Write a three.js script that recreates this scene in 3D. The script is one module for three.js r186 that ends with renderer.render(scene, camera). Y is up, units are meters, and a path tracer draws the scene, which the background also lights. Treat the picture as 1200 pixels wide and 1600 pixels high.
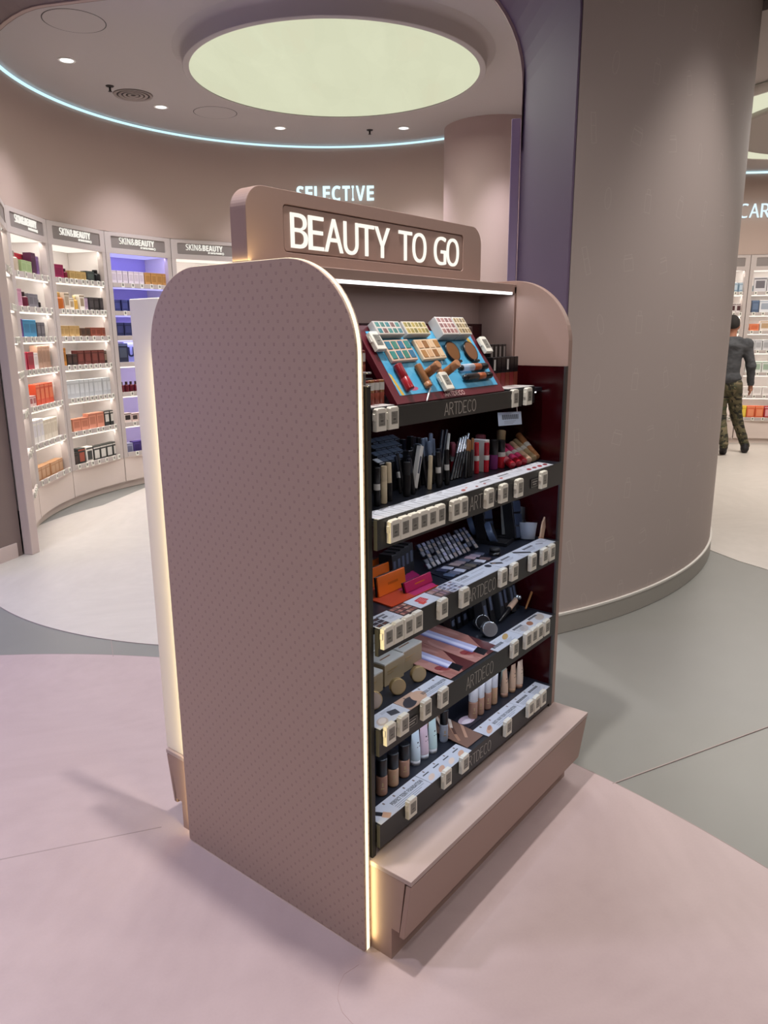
import * as THREE from 'three';
import { RoundedBoxGeometry } from 'three/addons/geometries/RoundedBoxGeometry.js';
import { TextGeometry } from 'three/addons/geometries/TextGeometry.js';
import { FontLoader } from 'three/addons/loaders/FontLoader.js';
import { mergeGeometries } from 'three/addons/utils/BufferGeometryUtils.js';
import { RectAreaLightUniformsLib } from 'three/addons/lights/RectAreaLightUniformsLib.js';
import { MarchingCubes } from 'three/addons/objects/MarchingCubes.js';
import { ImprovedNoise } from 'three/addons/math/ImprovedNoise.js';

// ---------------------------------------------------------------- camera, exposure, large lights
RectAreaLightUniformsLib.init();
const scene = new THREE.Scene();
scene.background = new THREE.Color(0x050505);
const renderer = new THREE.WebGLRenderer({ antialias: true });
renderer.toneMapping = THREE.LinearToneMapping;
renderer.toneMappingExposure = 1.0;
renderer.shadowMap.enabled = true;
const FOCAL = 1160.3, PITCH = 0.2378, YAW = 0.9016, ROLL = -0.0074;
const camera = new THREE.PerspectiveCamera(2 * Math.atan(800 / FOCAL) * 180 / Math.PI, 1200 / 1600, 0.05, 60);
camera.position.set(-1.2641, 1.62, 1.0754);
{
  const F = new THREE.Vector3(Math.sin(YAW) * Math.cos(PITCH), -Math.sin(PITCH), -Math.cos(YAW) * Math.cos(PITCH));
  const R = new THREE.Vector3().crossVectors(F, new THREE.Vector3(0, 1, 0)).normalize();
  const U = new THREE.Vector3().crossVectors(R, F);
  const c = Math.cos(ROLL), s = Math.sin(ROLL);
  const R2 = R.clone().multiplyScalar(c).addScaledVector(U, s), U2 = U.clone().multiplyScalar(c).addScaledVector(R, -s);
  camera.quaternion.setFromRotationMatrix(new THREE.Matrix4().makeBasis(R2, U2, F.clone().negate()));
}
// strengths of the lights, by fitting
const LUM = { concourse: 15, key: 24, room: 11, lamp: 6, shelf: 16, canopy: 15, tray: 27, tray1: 7, edge: 9.5, edgeRear: 20, violet: 9, scallop: 16 };
const COL = { neutral: 0xfff8f4, cool: 0xd6e4ff, canopy: 0xeef2ff, warm: 0xffe6a4, room: 0xf5f2fc, cyan: 0xcdf2ff, violet: 0x9c92ff };

function spot(x, y, z, tx, ty, tz, color, power, angle, penumbra = 1, radius = 4) {
  const l = new THREE.SpotLight(color, power, 0, angle, penumbra, 2);
  l.position.set(x, y, z); l.target.position.set(tx, ty, tz); l.castShadow = true; l.shadow.radius = radius;
  scene.add(l, l.target);
  return l;
}
function area(x, y, z, tx, ty, tz, color, power, w, h, up) {
  const l = new THREE.RectAreaLight(color, power, w, h);
  l.position.set(x, y, z); if (up) l.up.set(...up); l.lookAt(tx, ty, tz); l.castShadow = true;
  scene.add(l);
  return l;
}

// ---------------------------------------------------------------- helpers
const fonts = {};
for (const [k, f] of [['regular', 'droid_sans_regular'], ['bold', 'droid_sans_bold']]) fonts[k] = await new FontLoader().loadAsync('fonts/droid/' + f + '.typeface.json');
let seed = 7;
const rnd = () => { seed = (seed + 0x6d2b79f5) | 0; let t = Math.imul(seed ^ (seed >>> 15), 1 | seed); t = (t + Math.imul(t ^ (t >>> 7), 61 | t)) ^ t; return ((t ^ (t >>> 14)) >>> 0) / 4294967296; };
const perlin = new ImprovedNoise();
const used = {};
const numbered = (n) => { const k = used[n] || 0; used[n] = k + 1; return k ? n + '_' + String(k).padStart(3, '0') : n; };
const mesh = (g, m) => { const o = new THREE.Mesh(g, m); o.castShadow = o.receiveShadow = true; return o; };
const flat = (g) => { const n = g.index ? g.toNonIndexed() : g; for (const k of Object.keys(n.attributes)) if (!['position', 'normal', 'uv'].includes(k)) n.deleteAttribute(k); return n; };
function obj(name, geos, mat, parent = scene) {
  const list = Array.isArray(geos) ? geos : [geos];
  const o = mesh(list.length > 1 ? mergeGeometries(list.map(flat)) : list[0], mat);
  o.name = parent === scene ? numbered(name) : name;
  parent.add(o);
  return o;
}
function tag(o, label, category, group) { Object.assign(o.userData, { label, category }); if (group) o.userData.group = group; return o; }
function thing(name, label, category, [x, y, z] = [0, 0, 0], turn = 0, group) {
  const o = new THREE.Group(); o.name = numbered(name); o.position.set(x, y, z); o.rotation.y = turn; scene.add(o);
  return tag(o, label, category, group);
}
function copyOf(src, name, label, [x, y, z], turn = 0, group) {
  const o = src.clone(); o.name = numbered(name); o.userData = { ...src.userData, label }; if (group) o.userData.group = group;
  o.position.set(x, y, z); o.rotation.set(0, turn, 0); scene.add(o);
  return o;
}
function struct(name, geos, mat, parent = scene) { const o = obj(name, geos, mat, parent); if (parent === scene) o.userData.kind = 'structure'; return o; }
const std = (color, roughness = 0.6, metalness = 0, extra = {}) => new THREE.MeshStandardMaterial({ color, roughness, metalness, ...extra });
const glow = (color, k = 1) => new THREE.MeshStandardMaterial({ color: 0x111111, emissive: color, emissiveIntensity: k, roughness: 0.6 });
const bx = (w, h, d, x = 0, y = 0, z = 0) => new THREE.BoxGeometry(w, h, d).translate(x, y, z);
const rb = (w, h, d, x = 0, y = 0, z = 0, r = 0.002, s = 1) => new RoundedBoxGeometry(w, h, d, s, Math.min(r, w / 2.1, h / 2.1, d / 2.1)).translate(x, y, z);
const span = (x0, x1, y0, y1, z0, z1, r) => (r ? rb : bx)(x1 - x0, y1 - y0, z1 - z0, (x0 + x1) / 2, (y0 + y1) / 2, (z0 + z1) / 2, r);
const cyl = (r0, r1, h, x = 0, y = 0, z = 0, n = 20) => new THREE.CylinderGeometry(r1, r0, h, n).translate(x, y + h / 2, z);   // r0 below, r1 above
const lathe = (pts, n = 24) => new THREE.LatheGeometry(pts.map((p) => new THREE.Vector2(p[0], p[1])), n);
const ORD = ['first', 'second', 'third', 'fourth', 'fifth', 'sixth', 'seventh', 'eighth', 'ninth', 'tenth', 'eleventh', 'twelfth', 'thirteenth', 'fourteenth', 'fifteenth', 'sixteenth'];
const NUM = ['zero', 'one', 'two', 'three', 'four', 'five', 'six', 'seven', 'eight', 'nine', 'ten', 'eleven', 'twelve'];
// polygon of [x, z] points extruded upwards from y0 to y1
function poly(pts, y0, y1, holes = []) {
  const s = new THREE.Shape(pts.map((p) => new THREE.Vector2(p[0], -p[1])));
  for (const h of holes) s.holes.push(new THREE.Path(h.map((p) => new THREE.Vector2(p[0], -p[1]))));
  return new THREE.ExtrudeGeometry(s, { depth: y1 - y0, bevelEnabled: false }).rotateX(-Math.PI / 2).translate(0, y0, 0);
}
const rad = (d) => d * Math.PI / 180;
function arcPts(c, r, a0, a1, step = 2) { const n = Math.max(2, Math.ceil(Math.abs(a1 - a0) / step)), o = []; for (let i = 0; i <= n; i++) { const a = rad(a0 + (a1 - a0) * i / n); o.push([c[0] + r * Math.cos(a), c[1] + r * Math.sin(a)]); } return o; }
// a curved wall whose sides are smooth: angles in degrees, atan2(z, x) from the centre c
function arcWall(c, r0, r1, y0, y1, a0, a1, step = 1.5) {
  const n = Math.max(2, Math.ceil((a1 - a0) / step)), pos = [], nor = [], uv = [], idx = [];
  const strip = (f) => { const b = pos.length / 3; for (let i = 0; i <= n; i++) { const a = rad(a0 + (a1 - a0) * i / n); for (const q of f(Math.cos(a), Math.sin(a), a)) { pos.push(...q[0]); nor.push(...q[1]); uv.push(...q[2]); } } for (let i = 0; i < n; i++) { const k = b + 2 * i; idx.push(k, k + 2, k + 1, k + 1, k + 2, k + 3); } };
  strip((x, z, a) => [y1, y0].map((y) => [[c[0] + r1 * x, y, c[1] + r1 * z], [x, 0, z], [a * r1, y]]));
  strip((x, z, a) => [y0, y1].map((y) => [[c[0] + r0 * x, y, c[1] + r0 * z], [-x, 0, -z], [a * r0, y]]));
  strip((x, z) => [r0, r1].map((r) => [[c[0] + r * x, y1, c[1] + r * z], [0, 1, 0], [r * x, r * z]]));
  strip((x, z) => [r1, r0].map((r) => [[c[0] + r * x, y0, c[1] + r * z], [0, -1, 0], [r * x, r * z]]));
  for (const [a, s] of [[a0, 1], [a1, -1]]) { const x = Math.cos(rad(a)), z = Math.sin(rad(a)), b = pos.length / 3; for (const [r, y] of [[r0, y0], [r1, y0], [r1, y1], [r0, y1]]) { pos.push(c[0] + r * x, y, c[1] + r * z); nor.push(s * z, 0, -s * x); uv.push(r, y); } if (s > 0) idx.push(b, b + 2, b + 1, b, b + 3, b + 2); else idx.push(b, b + 1, b + 2, b, b + 2, b + 3); }
  const g = new THREE.BufferGeometry();
  g.setAttribute('position', new THREE.Float32BufferAttribute(pos, 3)); g.setAttribute('normal', new THREE.Float32BufferAttribute(nor, 3)); g.setAttribute('uv', new THREE.Float32BufferAttribute(uv, 2)); g.setIndex(idx);
  return g;
}
// outline of [z, y] points extruded along x
function alongX(pts, x0, x1, holes = [], bevel = 0) {
  const s = new THREE.Shape(pts.map((p) => new THREE.Vector2(-p[0], p[1])));
  for (const h of holes) s.holes.push(new THREE.Path(h.map((p) => new THREE.Vector2(-p[0], p[1]))));
  return new THREE.ExtrudeGeometry(s, { depth: x1 - x0 - 2 * bevel, bevelEnabled: bevel > 0, bevelSize: bevel, bevelThickness: bevel, bevelOffset: -bevel, bevelSegments: 1 }).translate(0, 0, bevel).rotateY(Math.PI / 2).translate(x0, 0, 0);
}
// rounded outline, radius per corner [lower start, lower end, upper end, upper start]
function roundRect(x0, x1, y0, y1, [a, b, c, d], n = 12) {
  const o = [], q = (cx, cy, r, s) => { if (r <= 0) { o.push([cx, cy]); return; } for (let i = 0; i <= n; i++) { const t = s + (Math.PI / 2) * i / n; o.push([cx + r * Math.cos(t), cy + r * Math.sin(t)]); } };
  q(x0 + a, y0 + a, a, Math.PI); q(x1 - b, y0 + b, b, 1.5 * Math.PI); q(x1 - c, y1 - c, c, 0); q(x0 + d, y1 - d, d, Math.PI / 2);
  return o;
}
function plate(pts, z0, z1, holes = [], bevel = 0) {   // outline of [x, y] extruded along z
  const s = new THREE.Shape(pts.map((p) => new THREE.Vector2(...p)));
  for (const h of holes) s.holes.push(new THREE.Path(h.map((p) => new THREE.Vector2(...p))));
  return new THREE.ExtrudeGeometry(s, { depth: z1 - z0 - 2 * bevel, bevelEnabled: bevel > 0, bevelSize: bevel, bevelThickness: bevel, bevelOffset: -bevel, bevelSegments: 2 }).translate(0, 0, z0 + bevel);
}
function text(str, font, size, depth, width, bevel = 0) {   // lettering whose left foot is the origin, squeezed to the width
  const g = new TextGeometry(str, { font: fonts[font], size, depth, curveSegments: 6, bevelEnabled: false });
  g.computeBoundingBox(); const b = g.boundingBox; g.translate(-b.min.x, 0, 0);
  if (width) g.scale(width / (b.max.x - b.min.x), 1, 1);
  return g;
}
function canvasTex(w, h, draw, srgb = true) {
  const cv = document.createElement('canvas'); cv.width = w; cv.height = h;
  const c = cv.getContext('2d'); draw(c, w, h);
  const t = new THREE.CanvasTexture(cv); if (srgb) t.colorSpace = THREE.SRGBColorSpace;
  t.wrapS = t.wrapT = THREE.RepeatWrapping; t.magFilter = THREE.LinearFilter; t.anisotropy = 8;
  return t;
}
// a box whose print sits on one face only ('front' +z or 'top' +y); the other faces take the colour of the print's lower left corner
function printed(w, h, d, face = 'front', x = 0, y = 0, z = 0) {
  const g = new THREE.BoxGeometry(w, h, d), n = g.attributes.normal, u = g.attributes.uv;
  for (let i = 0; i < u.count; i++) { const on = face === 'front' ? n.getZ(i) > 0.5 : n.getY(i) > 0.5; if (!on) u.setXY(i, 0.004, 0.006); }
  return g.translate(x, y, z);
}
function noiseTex(size, base, amp, scales, px = 512) {   // soft mottling, tileable enough at the sizes used
  return canvasTex(px, px, (c) => {
    const im = c.createImageData(px, px);
    for (let j = 0; j < px; j++) for (let i = 0; i < px; i++) {
      let v = 0; for (const [f, a] of scales) { const t = 2 * Math.PI * i / px, s = 2 * Math.PI * j / px, R = f / (2 * Math.PI); v += a * perlin.noise(Math.cos(t) * R + 11, Math.sin(t) * R + Math.cos(s) * R * 1.3, Math.sin(s) * R + 5); }
      v = v * amp + (rnd() - 0.5) * amp * 0.35; const k = 4 * (j * px + i);
      for (let q = 0; q < 3; q++) im.data[k + q] = Math.max(0, Math.min(255, base[q] + v * 255)); im.data[k + 3] = 255;
    }
    c.putImageData(im, 0, 0);
  });
}
// ---------------------------------------------------------------- materials of the building
const rep = (t, s) => { t.repeat.set(1 / s, 1 / s); return t; };
const M = {
  greyFloor: std(0xffffff, 0.42, 0, { map: rep(noiseTex(1, [131, 131, 126], 0.022, [[9, 0.5], [23, 0.6], [47, 0.5]]), 2.2) }),
  pinkFloor: std(0xffffff, 0.42, 0, { map: rep(noiseTex(1, [183, 164, 163], 0.022, [[9, 0.5], [23, 0.6], [47, 0.5]]), 2.2) }),
  beigeFloor: std(0xffffff, 0.42, 0, { map: rep(noiseTex(1, [198, 191, 183], 0.02, [[9, 0.5], [23, 0.6], [47, 0.5]]), 2.2) }),
  joint: std(0xa39490, 0.8), hairline: std(0xb29c97, 0.8),
  ceiling: std(0xb8b2b1, 0.85),
  roomWall: std(0xb5a197, 0.8),
  brown: std(0x82726e, 0.75),
  purple: std(0x655469, 0.65),
  lilac: std(0xb9a9c4, 0.65),
  post: std(0xcdbcb8, 0.5),
  unitWhite: std(0xe6e0dd, 0.55),
  unitGrey: std(0xbcb1ad, 0.55),
  unitPlate: std(0x857c79, 0.5),
  base: std(0xdacbc3, 0.5),
  darkMetal: std(0x3a3434, 0.45, 0.6),
  white: std(0xe8e6e2, 0.5),
  skirting: std(0x9c9890, 0.5), skirtingTop: std(0xd8d4cc, 0.5),
};
// wallpaper of the curved outer wall: faint outlines of flasks and jars
M.outer = std(0xffffff, 0.72, 0, { map: rep(canvasTex(1024, 1024, (c, w) => {
  c.fillStyle = 'rgb(172,159,153)'; c.fillRect(0, 0, w, w); c.strokeStyle = 'rgba(190,178,172,0.45)'; c.lineWidth = 3;
  for (let i = 0; i < 5; i++) for (let j = 0; j < 5; j++) {
    const x = (i + 0.5 + (j % 2) * 0.4) * w / 5 % w, y = (j + 0.5) * w / 5, k = (i * 3 + j * 2) % 4;
    c.save(); c.translate(x, y); c.rotate((rnd() - 0.5) * 0.6);
    if (k === 0) { c.strokeRect(-16, -30, 32, 60); c.strokeRect(-8, -46, 16, 16); } else if (k === 1) { c.strokeRect(-10, -48, 20, 90); c.beginPath(); c.moveTo(-10, -10); c.lineTo(10, -10); c.stroke(); } else if (k === 2) { c.strokeRect(-24, -18, 48, 40); c.strokeRect(-20, -30, 40, 12); } else { c.beginPath(); c.ellipse(0, 0, 14, 34, 0, 0, 7); c.stroke(); }
    c.restore();
  }
}), 1.5) });

// ---------------------------------------------------------------- the setting
const O = [3.70, -3.57], RF = 2.47, RO = 3.32, HC = 3.7, HK = 4.05;      // the round room: centre, shelf front, outer face, its ceiling, the hall's ceiling
const G = [7.94, -0.08], RG = 2.9;                                        // the second round room
const toO = (r, a) => [O[0] + r * Math.cos(rad(a)), O[1] + r * Math.sin(rad(a))];
// floor: grey ground with a pink disc and pale round-room floors let into it
struct('floor', span(-7, 14, -0.12, -0.003, -9.5, 7), M.greyFloor);
{
  const pink = arcPts([-2.233, -0.386], 3.447, 0, 358, 3);
  struct('floor_inlay', poly(pink, -0.004, 0), M.pinkFloor);
  const inner = []; const C2 = [2.876, -3.217];
  for (const p of arcPts(C2, 2.246, 100, 262, 3)) inner.push(p);
  for (const p of arcPts(O, 3.0, 285, 450, 3)) inner.push(p);
  struct('floor_inlay', poly(inner, -0.004, 0.0003), M.beigeFloor);
  struct('floor_inlay', poly([[4.48, -0.32], [4.33, -0.1], [4.23, 0.12], [4.2, 0.5], [4.5, 3.5], [13, 3.5], [13, -7], [9, -7], [7.2, -2.6]], -0.004, 0.0002), M.beigeFloor);
  const joint = (pts, w = 0.004) => { const g = []; for (let i = 0; i + 1 < pts.length; i++) { const [a, b] = [pts[i], pts[i + 1]], dx = b[0] - a[0], dz = b[1] - a[1], L = Math.hypot(dx, dz); g.push(bx(L + w, 0.003, w).rotateY(-Math.atan2(dz, dx)).translate((a[0] + b[0]) / 2, -0.001, (a[1] + b[1]) / 2)); } return g; };
  struct('floor_joint', joint([[-3.2, -3.0], [-0.43, -1.15], [-0.02, -0.88]]), M.joint);
  struct('floor_joint', joint([[0.77, -2.44], [0.655, -2.235]]), M.joint);
  struct('floor_joint', joint([[1.15, 0.23], [1.94, 0.59], [4.2, 1.62]]), M.joint);
  struct('floor_joint', joint([[-0.04, 0.01], [-0.085, 0.0], [-0.12, 0.012], [-0.15, 0.035], [-0.172, 0.07], [-0.18, 0.11], [-0.172, 0.15], [-0.15, 0.19]], 0.0012), M.hairline);
  struct('floor_edge', joint(arcPts([-2.233, -0.386], 3.447, -48, 40, 2), 0.003), M.joint);
  struct('floor_edge', joint(arcPts(C2, 2.247, 130, 200, 2), 0.003), M.joint);
}
// hall shell
struct('ceiling', span(-7.2, 14.2, HK, HK + 0.15, -9.7, 7.2), M.ceiling);
struct('wall_back', span(-7.2, 14.2, 0, HK, -9.7, -9.5), M.outer);
struct('wall_front', span(-7.2, 14.2, 0, HK, 7, 7.2), M.outer);
struct('wall_west', span(-7.2, -7, 0, HK, -9.5, 7), M.outer);
struct('wall_east', span(14, 14.2, 0, HK, -9.5, 7), M.outer);

// the portal into the round room, in the plane of its inner chord: s along the chord, y up, off towards the hall
const PL = [1.27, -4.42], PD = [0.4212, 0.9070], PN = [0.9070, -0.4212];
const chord = (s, off) => [PL[0] + PD[0] * s - PN[0] * off, PL[1] + PD[1] * s - PN[1] * off];
function portalProfile(s0, s1, top, r, n = 14) {
  const o = [[s0, 0]];
  for (let i = 0; i <= n; i++) { const t = Math.PI - (Math.PI / 2) * i / n; o.push([s0 + r + r * Math.cos(t), top - r + r * Math.sin(t)]); }
  for (let i = 0; i <= n; i++) { const t = Math.PI / 2 - (Math.PI / 2) * i / n; o.push([s1 - r + r * Math.cos(t), top - r + r * Math.sin(t)]); }
  o.push([s1, 0]); return o;
}
const PI_ = portalProfile(0, 3.625, 3.6, 0.68), PO_ = portalProfile(-0.03, 3.915, 3.75, 0.72);
function lining(i0, i1) {   // a 3 cm skin between the inner and the outer outline
  const pos = [], idx = []; const put = (p, off, grow) => { const q = chord(p[0], off); pos.push(q[0], p[1], q[1]); };
  const cx = 1.9, cy = 1.2, out = (p) => { const d = Math.hypot(p[0] - cx, p[1] - cy); return [p[0] + 0.012 * (p[0] - cx) / d, p[1] + (p[1] > 0.01 ? 0.012 * Math.max(0, p[1] - cy) / d : 0)]; };
  for (let i = i0; i <= i1; i++) { put(PI_[i], 0); put(PO_[i], 0.7); put(out(PO_[i]), 0.7); put(out(PI_[i]), 0); }
  const n = i1 - i0; for (let i = 0; i < n; i++) for (let k = 0; k < 4; k++) { const a = 4 * i + k, b = 4 * i + (k + 1) % 4; idx.push(a, b, a + 4, b, b + 4, a + 4); }
  const g = new THREE.BufferGeometry(); g.setAttribute('position', new THREE.Float32BufferAttribute(pos, 3)); g.setIndex(idx);
  const f = g.toNonIndexed(); f.computeVertexNormals(); const u = []; for (let i = 0; i < f.attributes.position.count; i++) u.push(f.attributes.position.getX(i), f.attributes.position.getY(i)); f.setAttribute('uv', new THREE.Float32BufferAttribute(u, 2)); return f;
}
const PM = 15;                                                            // the outline's middle: left half brown, right half purple
struct('trim_1', lining(0, PM + 1), M.brown);
struct('trim_2', lining(PM + 1, PI_.length - 1), M.purple);
function header(prof, off, thick) {   // the wall over the opening
  const top = HK, pts = [[prof[0][0] - 0.02, top], ...prof.map((p) => [p[0], Math.max(p[1], 2.6)]), [prof[prof.length - 1][0] + 0.02, top]];
  const s = new THREE.Shape(pts.map((p) => new THREE.Vector2(...p)));
  const g = new THREE.ExtrudeGeometry(s, { depth: thick, bevelEnabled: false });
  const o = chord(0, off), m = new THREE.Matrix4().makeBasis(new THREE.Vector3(PD[0], 0, PD[1]), new THREE.Vector3(0, 1, 0), new THREE.Vector3(-PN[0], 0, -PN[1])).setPosition(o[0], 0, o[1]);
  return g.applyMatrix4(m);
}
struct('wall_header', header(PO_, 0.66, 0.035), M.outer);
struct('wall_header', header(PI_, 0.005, 0.03), M.roomWall);
// solid wall ends beside the opening, then the ring around the room
const Ro = chord(3.915, 0.7), Ri = chord(3.625, 0), Lo = chord(-0.03, 0.7), Li = chord(0, 0);
const ringOut = (a0, a1) => arcPts(O, RO, a0, a1, 2);
const aR = Math.atan2(Ro[1] - O[1], Ro[0] - O[0]) * 180 / Math.PI, aL = Math.atan2(Lo[1] - O[1], Lo[0] - O[0]) * 180 / Math.PI + 360;
struct('wall_pier', poly([chord(3.625 + 0.0125, 0), chord(3.915 + 0.0125, 0.7), toO(RO, aR - 0.6), toO(RO - 0.01, aR - 3), toO(RO - 0.01, 100), toO(2.6, 100)], 0, HK), M.outer);
struct('wall_pier', poly([[Li[0] - 0.015, Li[1] - 0.03], [Lo[0] - 0.015, Lo[1] - 0.03], toO(RO, aL + 4), toO(RO, 205), toO(2.62, 205)], 0, HK), M.brown);
struct('wall_outer', arcWall(O, RO - 0.02, RO, 0, HK, -155, aR - 0.62), M.outer);
struct('wall_inner', arcWall(O, 2.98, 3.04, 0, HK, -155, 98), M.roomWall);
struct('wall_upper', arcWall(O, RF, RF + 0.05, 2.625, HC, -159, 60), M.roomWall);
// base strip along the outer wall and along the opening's brown side
struct('baseboard_outer', arcWall(O, RO, RO + 0.012, 0, 0.105, -100, aR - 0.5), M.skirting);
struct('baseboard_cap', arcWall(O, RO, RO + 0.014, 0.105, 0.117, -100, aR - 0.5), M.skirtingTop);
{
  const q = (s, off) => chord(s, off), a = q(0.0, 0.06), b = q(-0.028, 0.69), c = q(-0.016, 0.69), d = q(0.012, 0.06);
  struct('baseboard_west', poly([a, b, c, d], 0, 0.11), M.post);
}
// ceiling of the round room, cut off at the portal
{
  const pts = []; const an = Math.atan2(-PN[1], -PN[0]);
  for (let i = 0; i < 180; i++) { const a = 2 * Math.PI * i / 180; let r = RF + 0.03; const c = Math.cos(a - an); if (c > 0) r = Math.min(r, 1.84 / c); pts.push([O[0] + r * Math.cos(a), O[1] + r * Math.sin(a)]); }
  struct('ceiling', poly(pts, HC, HC + 0.06), M.ceiling);
}
// second room: ring, upper wall and ceiling, open towards the hall
struct('wall_far', arcWall(G, RG + 0.5, RG + 0.58, 0, HK, -100, 100), M.roomWall);
struct('wall_far', arcWall(G, RG, RG + 0.05, 2.625, HC, -100, 100), M.roomWall);
struct('wall_far', arcWall(G, RG + 0.35, RG + 0.75, 3.22, HK, 125, 181), M.brown);
struct('ceiling', poly(arcPts(G, RG + 0.3, 0, 358, 3), HC, HC + 0.06), M.ceiling);
// the round column inside, and the slim lilac end panel beside the purple jamb
struct('column', new THREE.CylinderGeometry(0.53, 0.53, HC, 64).translate(6.2, HC / 2, -3.3), std(0xb39d98, 0.7));
{
  const a = chord(3.61, -0.012), n = Math.atan2(PD[1], PD[0]);
  struct('trim_3', rb(0.05, 2.78, 0.06, 0, 1.39, 0, 0.004).rotateY(-n).translate(chord(3.594, -0.036)[0], 0, chord(3.594, -0.036)[1]), M.lilac);
  struct('trim_4', rb(0.075, HC, 0.085, 0, HC / 2, 0, 0.006).rotateY(-n).translate(chord(0.042, -0.05)[0], 0, chord(0.042, -0.05)[1]), M.post);
}

// ---------------------------------------------------------------- ceiling fittings of the round room
{
  const c = [3.60, -3.22], r = 1.11, y = 3.57;
  const t = thing('drum_lamp', 'large round drum lamp with pale green glowing face under the ceiling', 'lamp', [c[0], y, c[1]]);
  obj('rim', lathe([[r + 0.012, 0.0], [r + 0.055, 0.0], [r + 0.06, 0.006], [r + 0.064, 0.09], [r + 0.085, 0.115], [r + 0.13, 0.1296]], 96), M.ceiling, t);
  const face = canvasTex(512, 512, (x, w) => { x.fillStyle = 'rgb(211,214,184)'; x.fillRect(0, 0, w, w); for (let i = 0; i < 60; i++) { x.fillStyle = `rgba(${i % 2 ? '222,224,196' : '203,207,178'},0.10)`; x.beginPath(); x.ellipse(rnd() * w, rnd() * w, 60 + rnd() * 120, 18 + rnd() * 40, 0.6, 0, 7); x.fill(); } });
  obj('diffuser', new THREE.CircleGeometry(r + 0.014, 96).rotateX(Math.PI / 2).translate(0, 0.006, 0), new THREE.MeshStandardMaterial({ color: 0x222222, emissive: 0xffffff, emissiveMap: face, emissiveIntensity: 1.0, roughness: 0.7 }), t);
  area(c[0], y - 0.02, c[1], c[0], 0, c[1] + 0.001, 0xf6f6ec, LUM.lamp, r * 1.75, r * 1.75);
}
{
  const strip = obj('cove_light', arcWall(O, RF - 0.022, RF - 0.001, HC - 0.03, HC - 0.013, -159, 60), glow(COL.cyan, 1.15));
  tag(strip, 'thin icy blue light line where the curved wall meets the ceiling', 'light strip');
  for (let a = -150; a < -10; a += 20) { const p = toO(RF - 0.05, a), q = toO(RF - 0.6, a); area(p[0], HC - 0.045, p[1], q[0], HC - 0.5, q[1], COL.cyan, 1.2, 0.8, 0.025); }
  const proto = thing('downlight', 'x', 'ceiling light', [0, HC, 0]);
  obj('trim_ring', lathe([[0.052, -0.004], [0.066, -0.004], [0.068, 0], [0.05, 0], [0.052, -0.004]], 32), M.white, proto);
  obj('lens', new THREE.CylinderGeometry(0.051, 0.051, 0.003, 28).translate(0, -0.0015, 0), glow(0xffffff, 1.6), proto);
  const spots = [[2.29, -4.86, 'beside the outer access hatch'], [3.5, -5.34, 'beside the round air vent'], [4.74, -5.02, 'over the glowing wall lettering'], [5.57, -4.03, 'nearest the round column']];
  spots.forEach(([x, z, w], i) => {
    const l = 'small round ceiling downlight ' + w;
    if (i) copyOf(proto, 'downlight', l, [x, HC, z], 0, 'downlights of the round room'); else { proto.position.set(x, HC, z); tag(proto, l, 'ceiling light', 'downlights of the round room'); }
  });
  for (let i = 0; i < 8; i++) { const a = -137.5 + 41.3 * i, p = toO(1.85, a), q = toO(2.25, a); spot(p[0], HC - 0.02, p[1], q[0], 0, q[1], COL.room, LUM.room, 0.75, 0.8); }
  const v = thing('air_vent', 'round ceiling air vent of concentric rings', 'vent', [3.12, HC, -5.22]);
  for (let i = 0; i < 4; i++) { const r = 0.165 - i * 0.04; obj('ring', lathe([[r - 0.022, -0.006], [r, -0.012 + i * 0.001], [r + 0.006, 0], [r - 0.024, 0], [r - 0.022, -0.006]], 40), std(0x9b918d, 0.6), v); }
  obj('duct', new THREE.CylinderGeometry(0.16, 0.16, 0.002, 32).translate(0, -0.001, 0), M.darkMetal, v);
  for (const [i, [x, z, w]] of [[2.85, -5.16, 'beside the air vent'], [5.4, -4.35, 'between the downlights near the column']].entries()) {
    const s = thing('sprinkler', 'small dark ceiling sprinkler head ' + w, 'sprinkler', [x, HC, z]);
    obj('escutcheon', lathe([[0, -0.012], [0.03, -0.008], [0.036, 0]], 20), M.darkMetal, s);
    obj('head', [cyl(0.009, 0.009, 0.03, 0, -0.042), cyl(0.016, 0.016, 0.003, 0, -0.045)], M.darkMetal, s);
  }
  for (const [x, z, w] of [[1.93, -4.12, 'above the opening, far from the vent'], [3.95, -5.1, 'between two downlights']]) {
    const h = thing('access_hatch', 'flush round access hatch in the ceiling ' + w, 'hatch', [x, HC, z]);
    obj('panel', lathe([[0, -0.002], [0.2, -0.002], [0.202, 0]], 48), M.ceiling, h);
    obj('seam', lathe([[0.202, -0.0005], [0.209, -0.0005], [0.209, 0.0005]], 48), M.darkMetal, h);
  }
}
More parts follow.
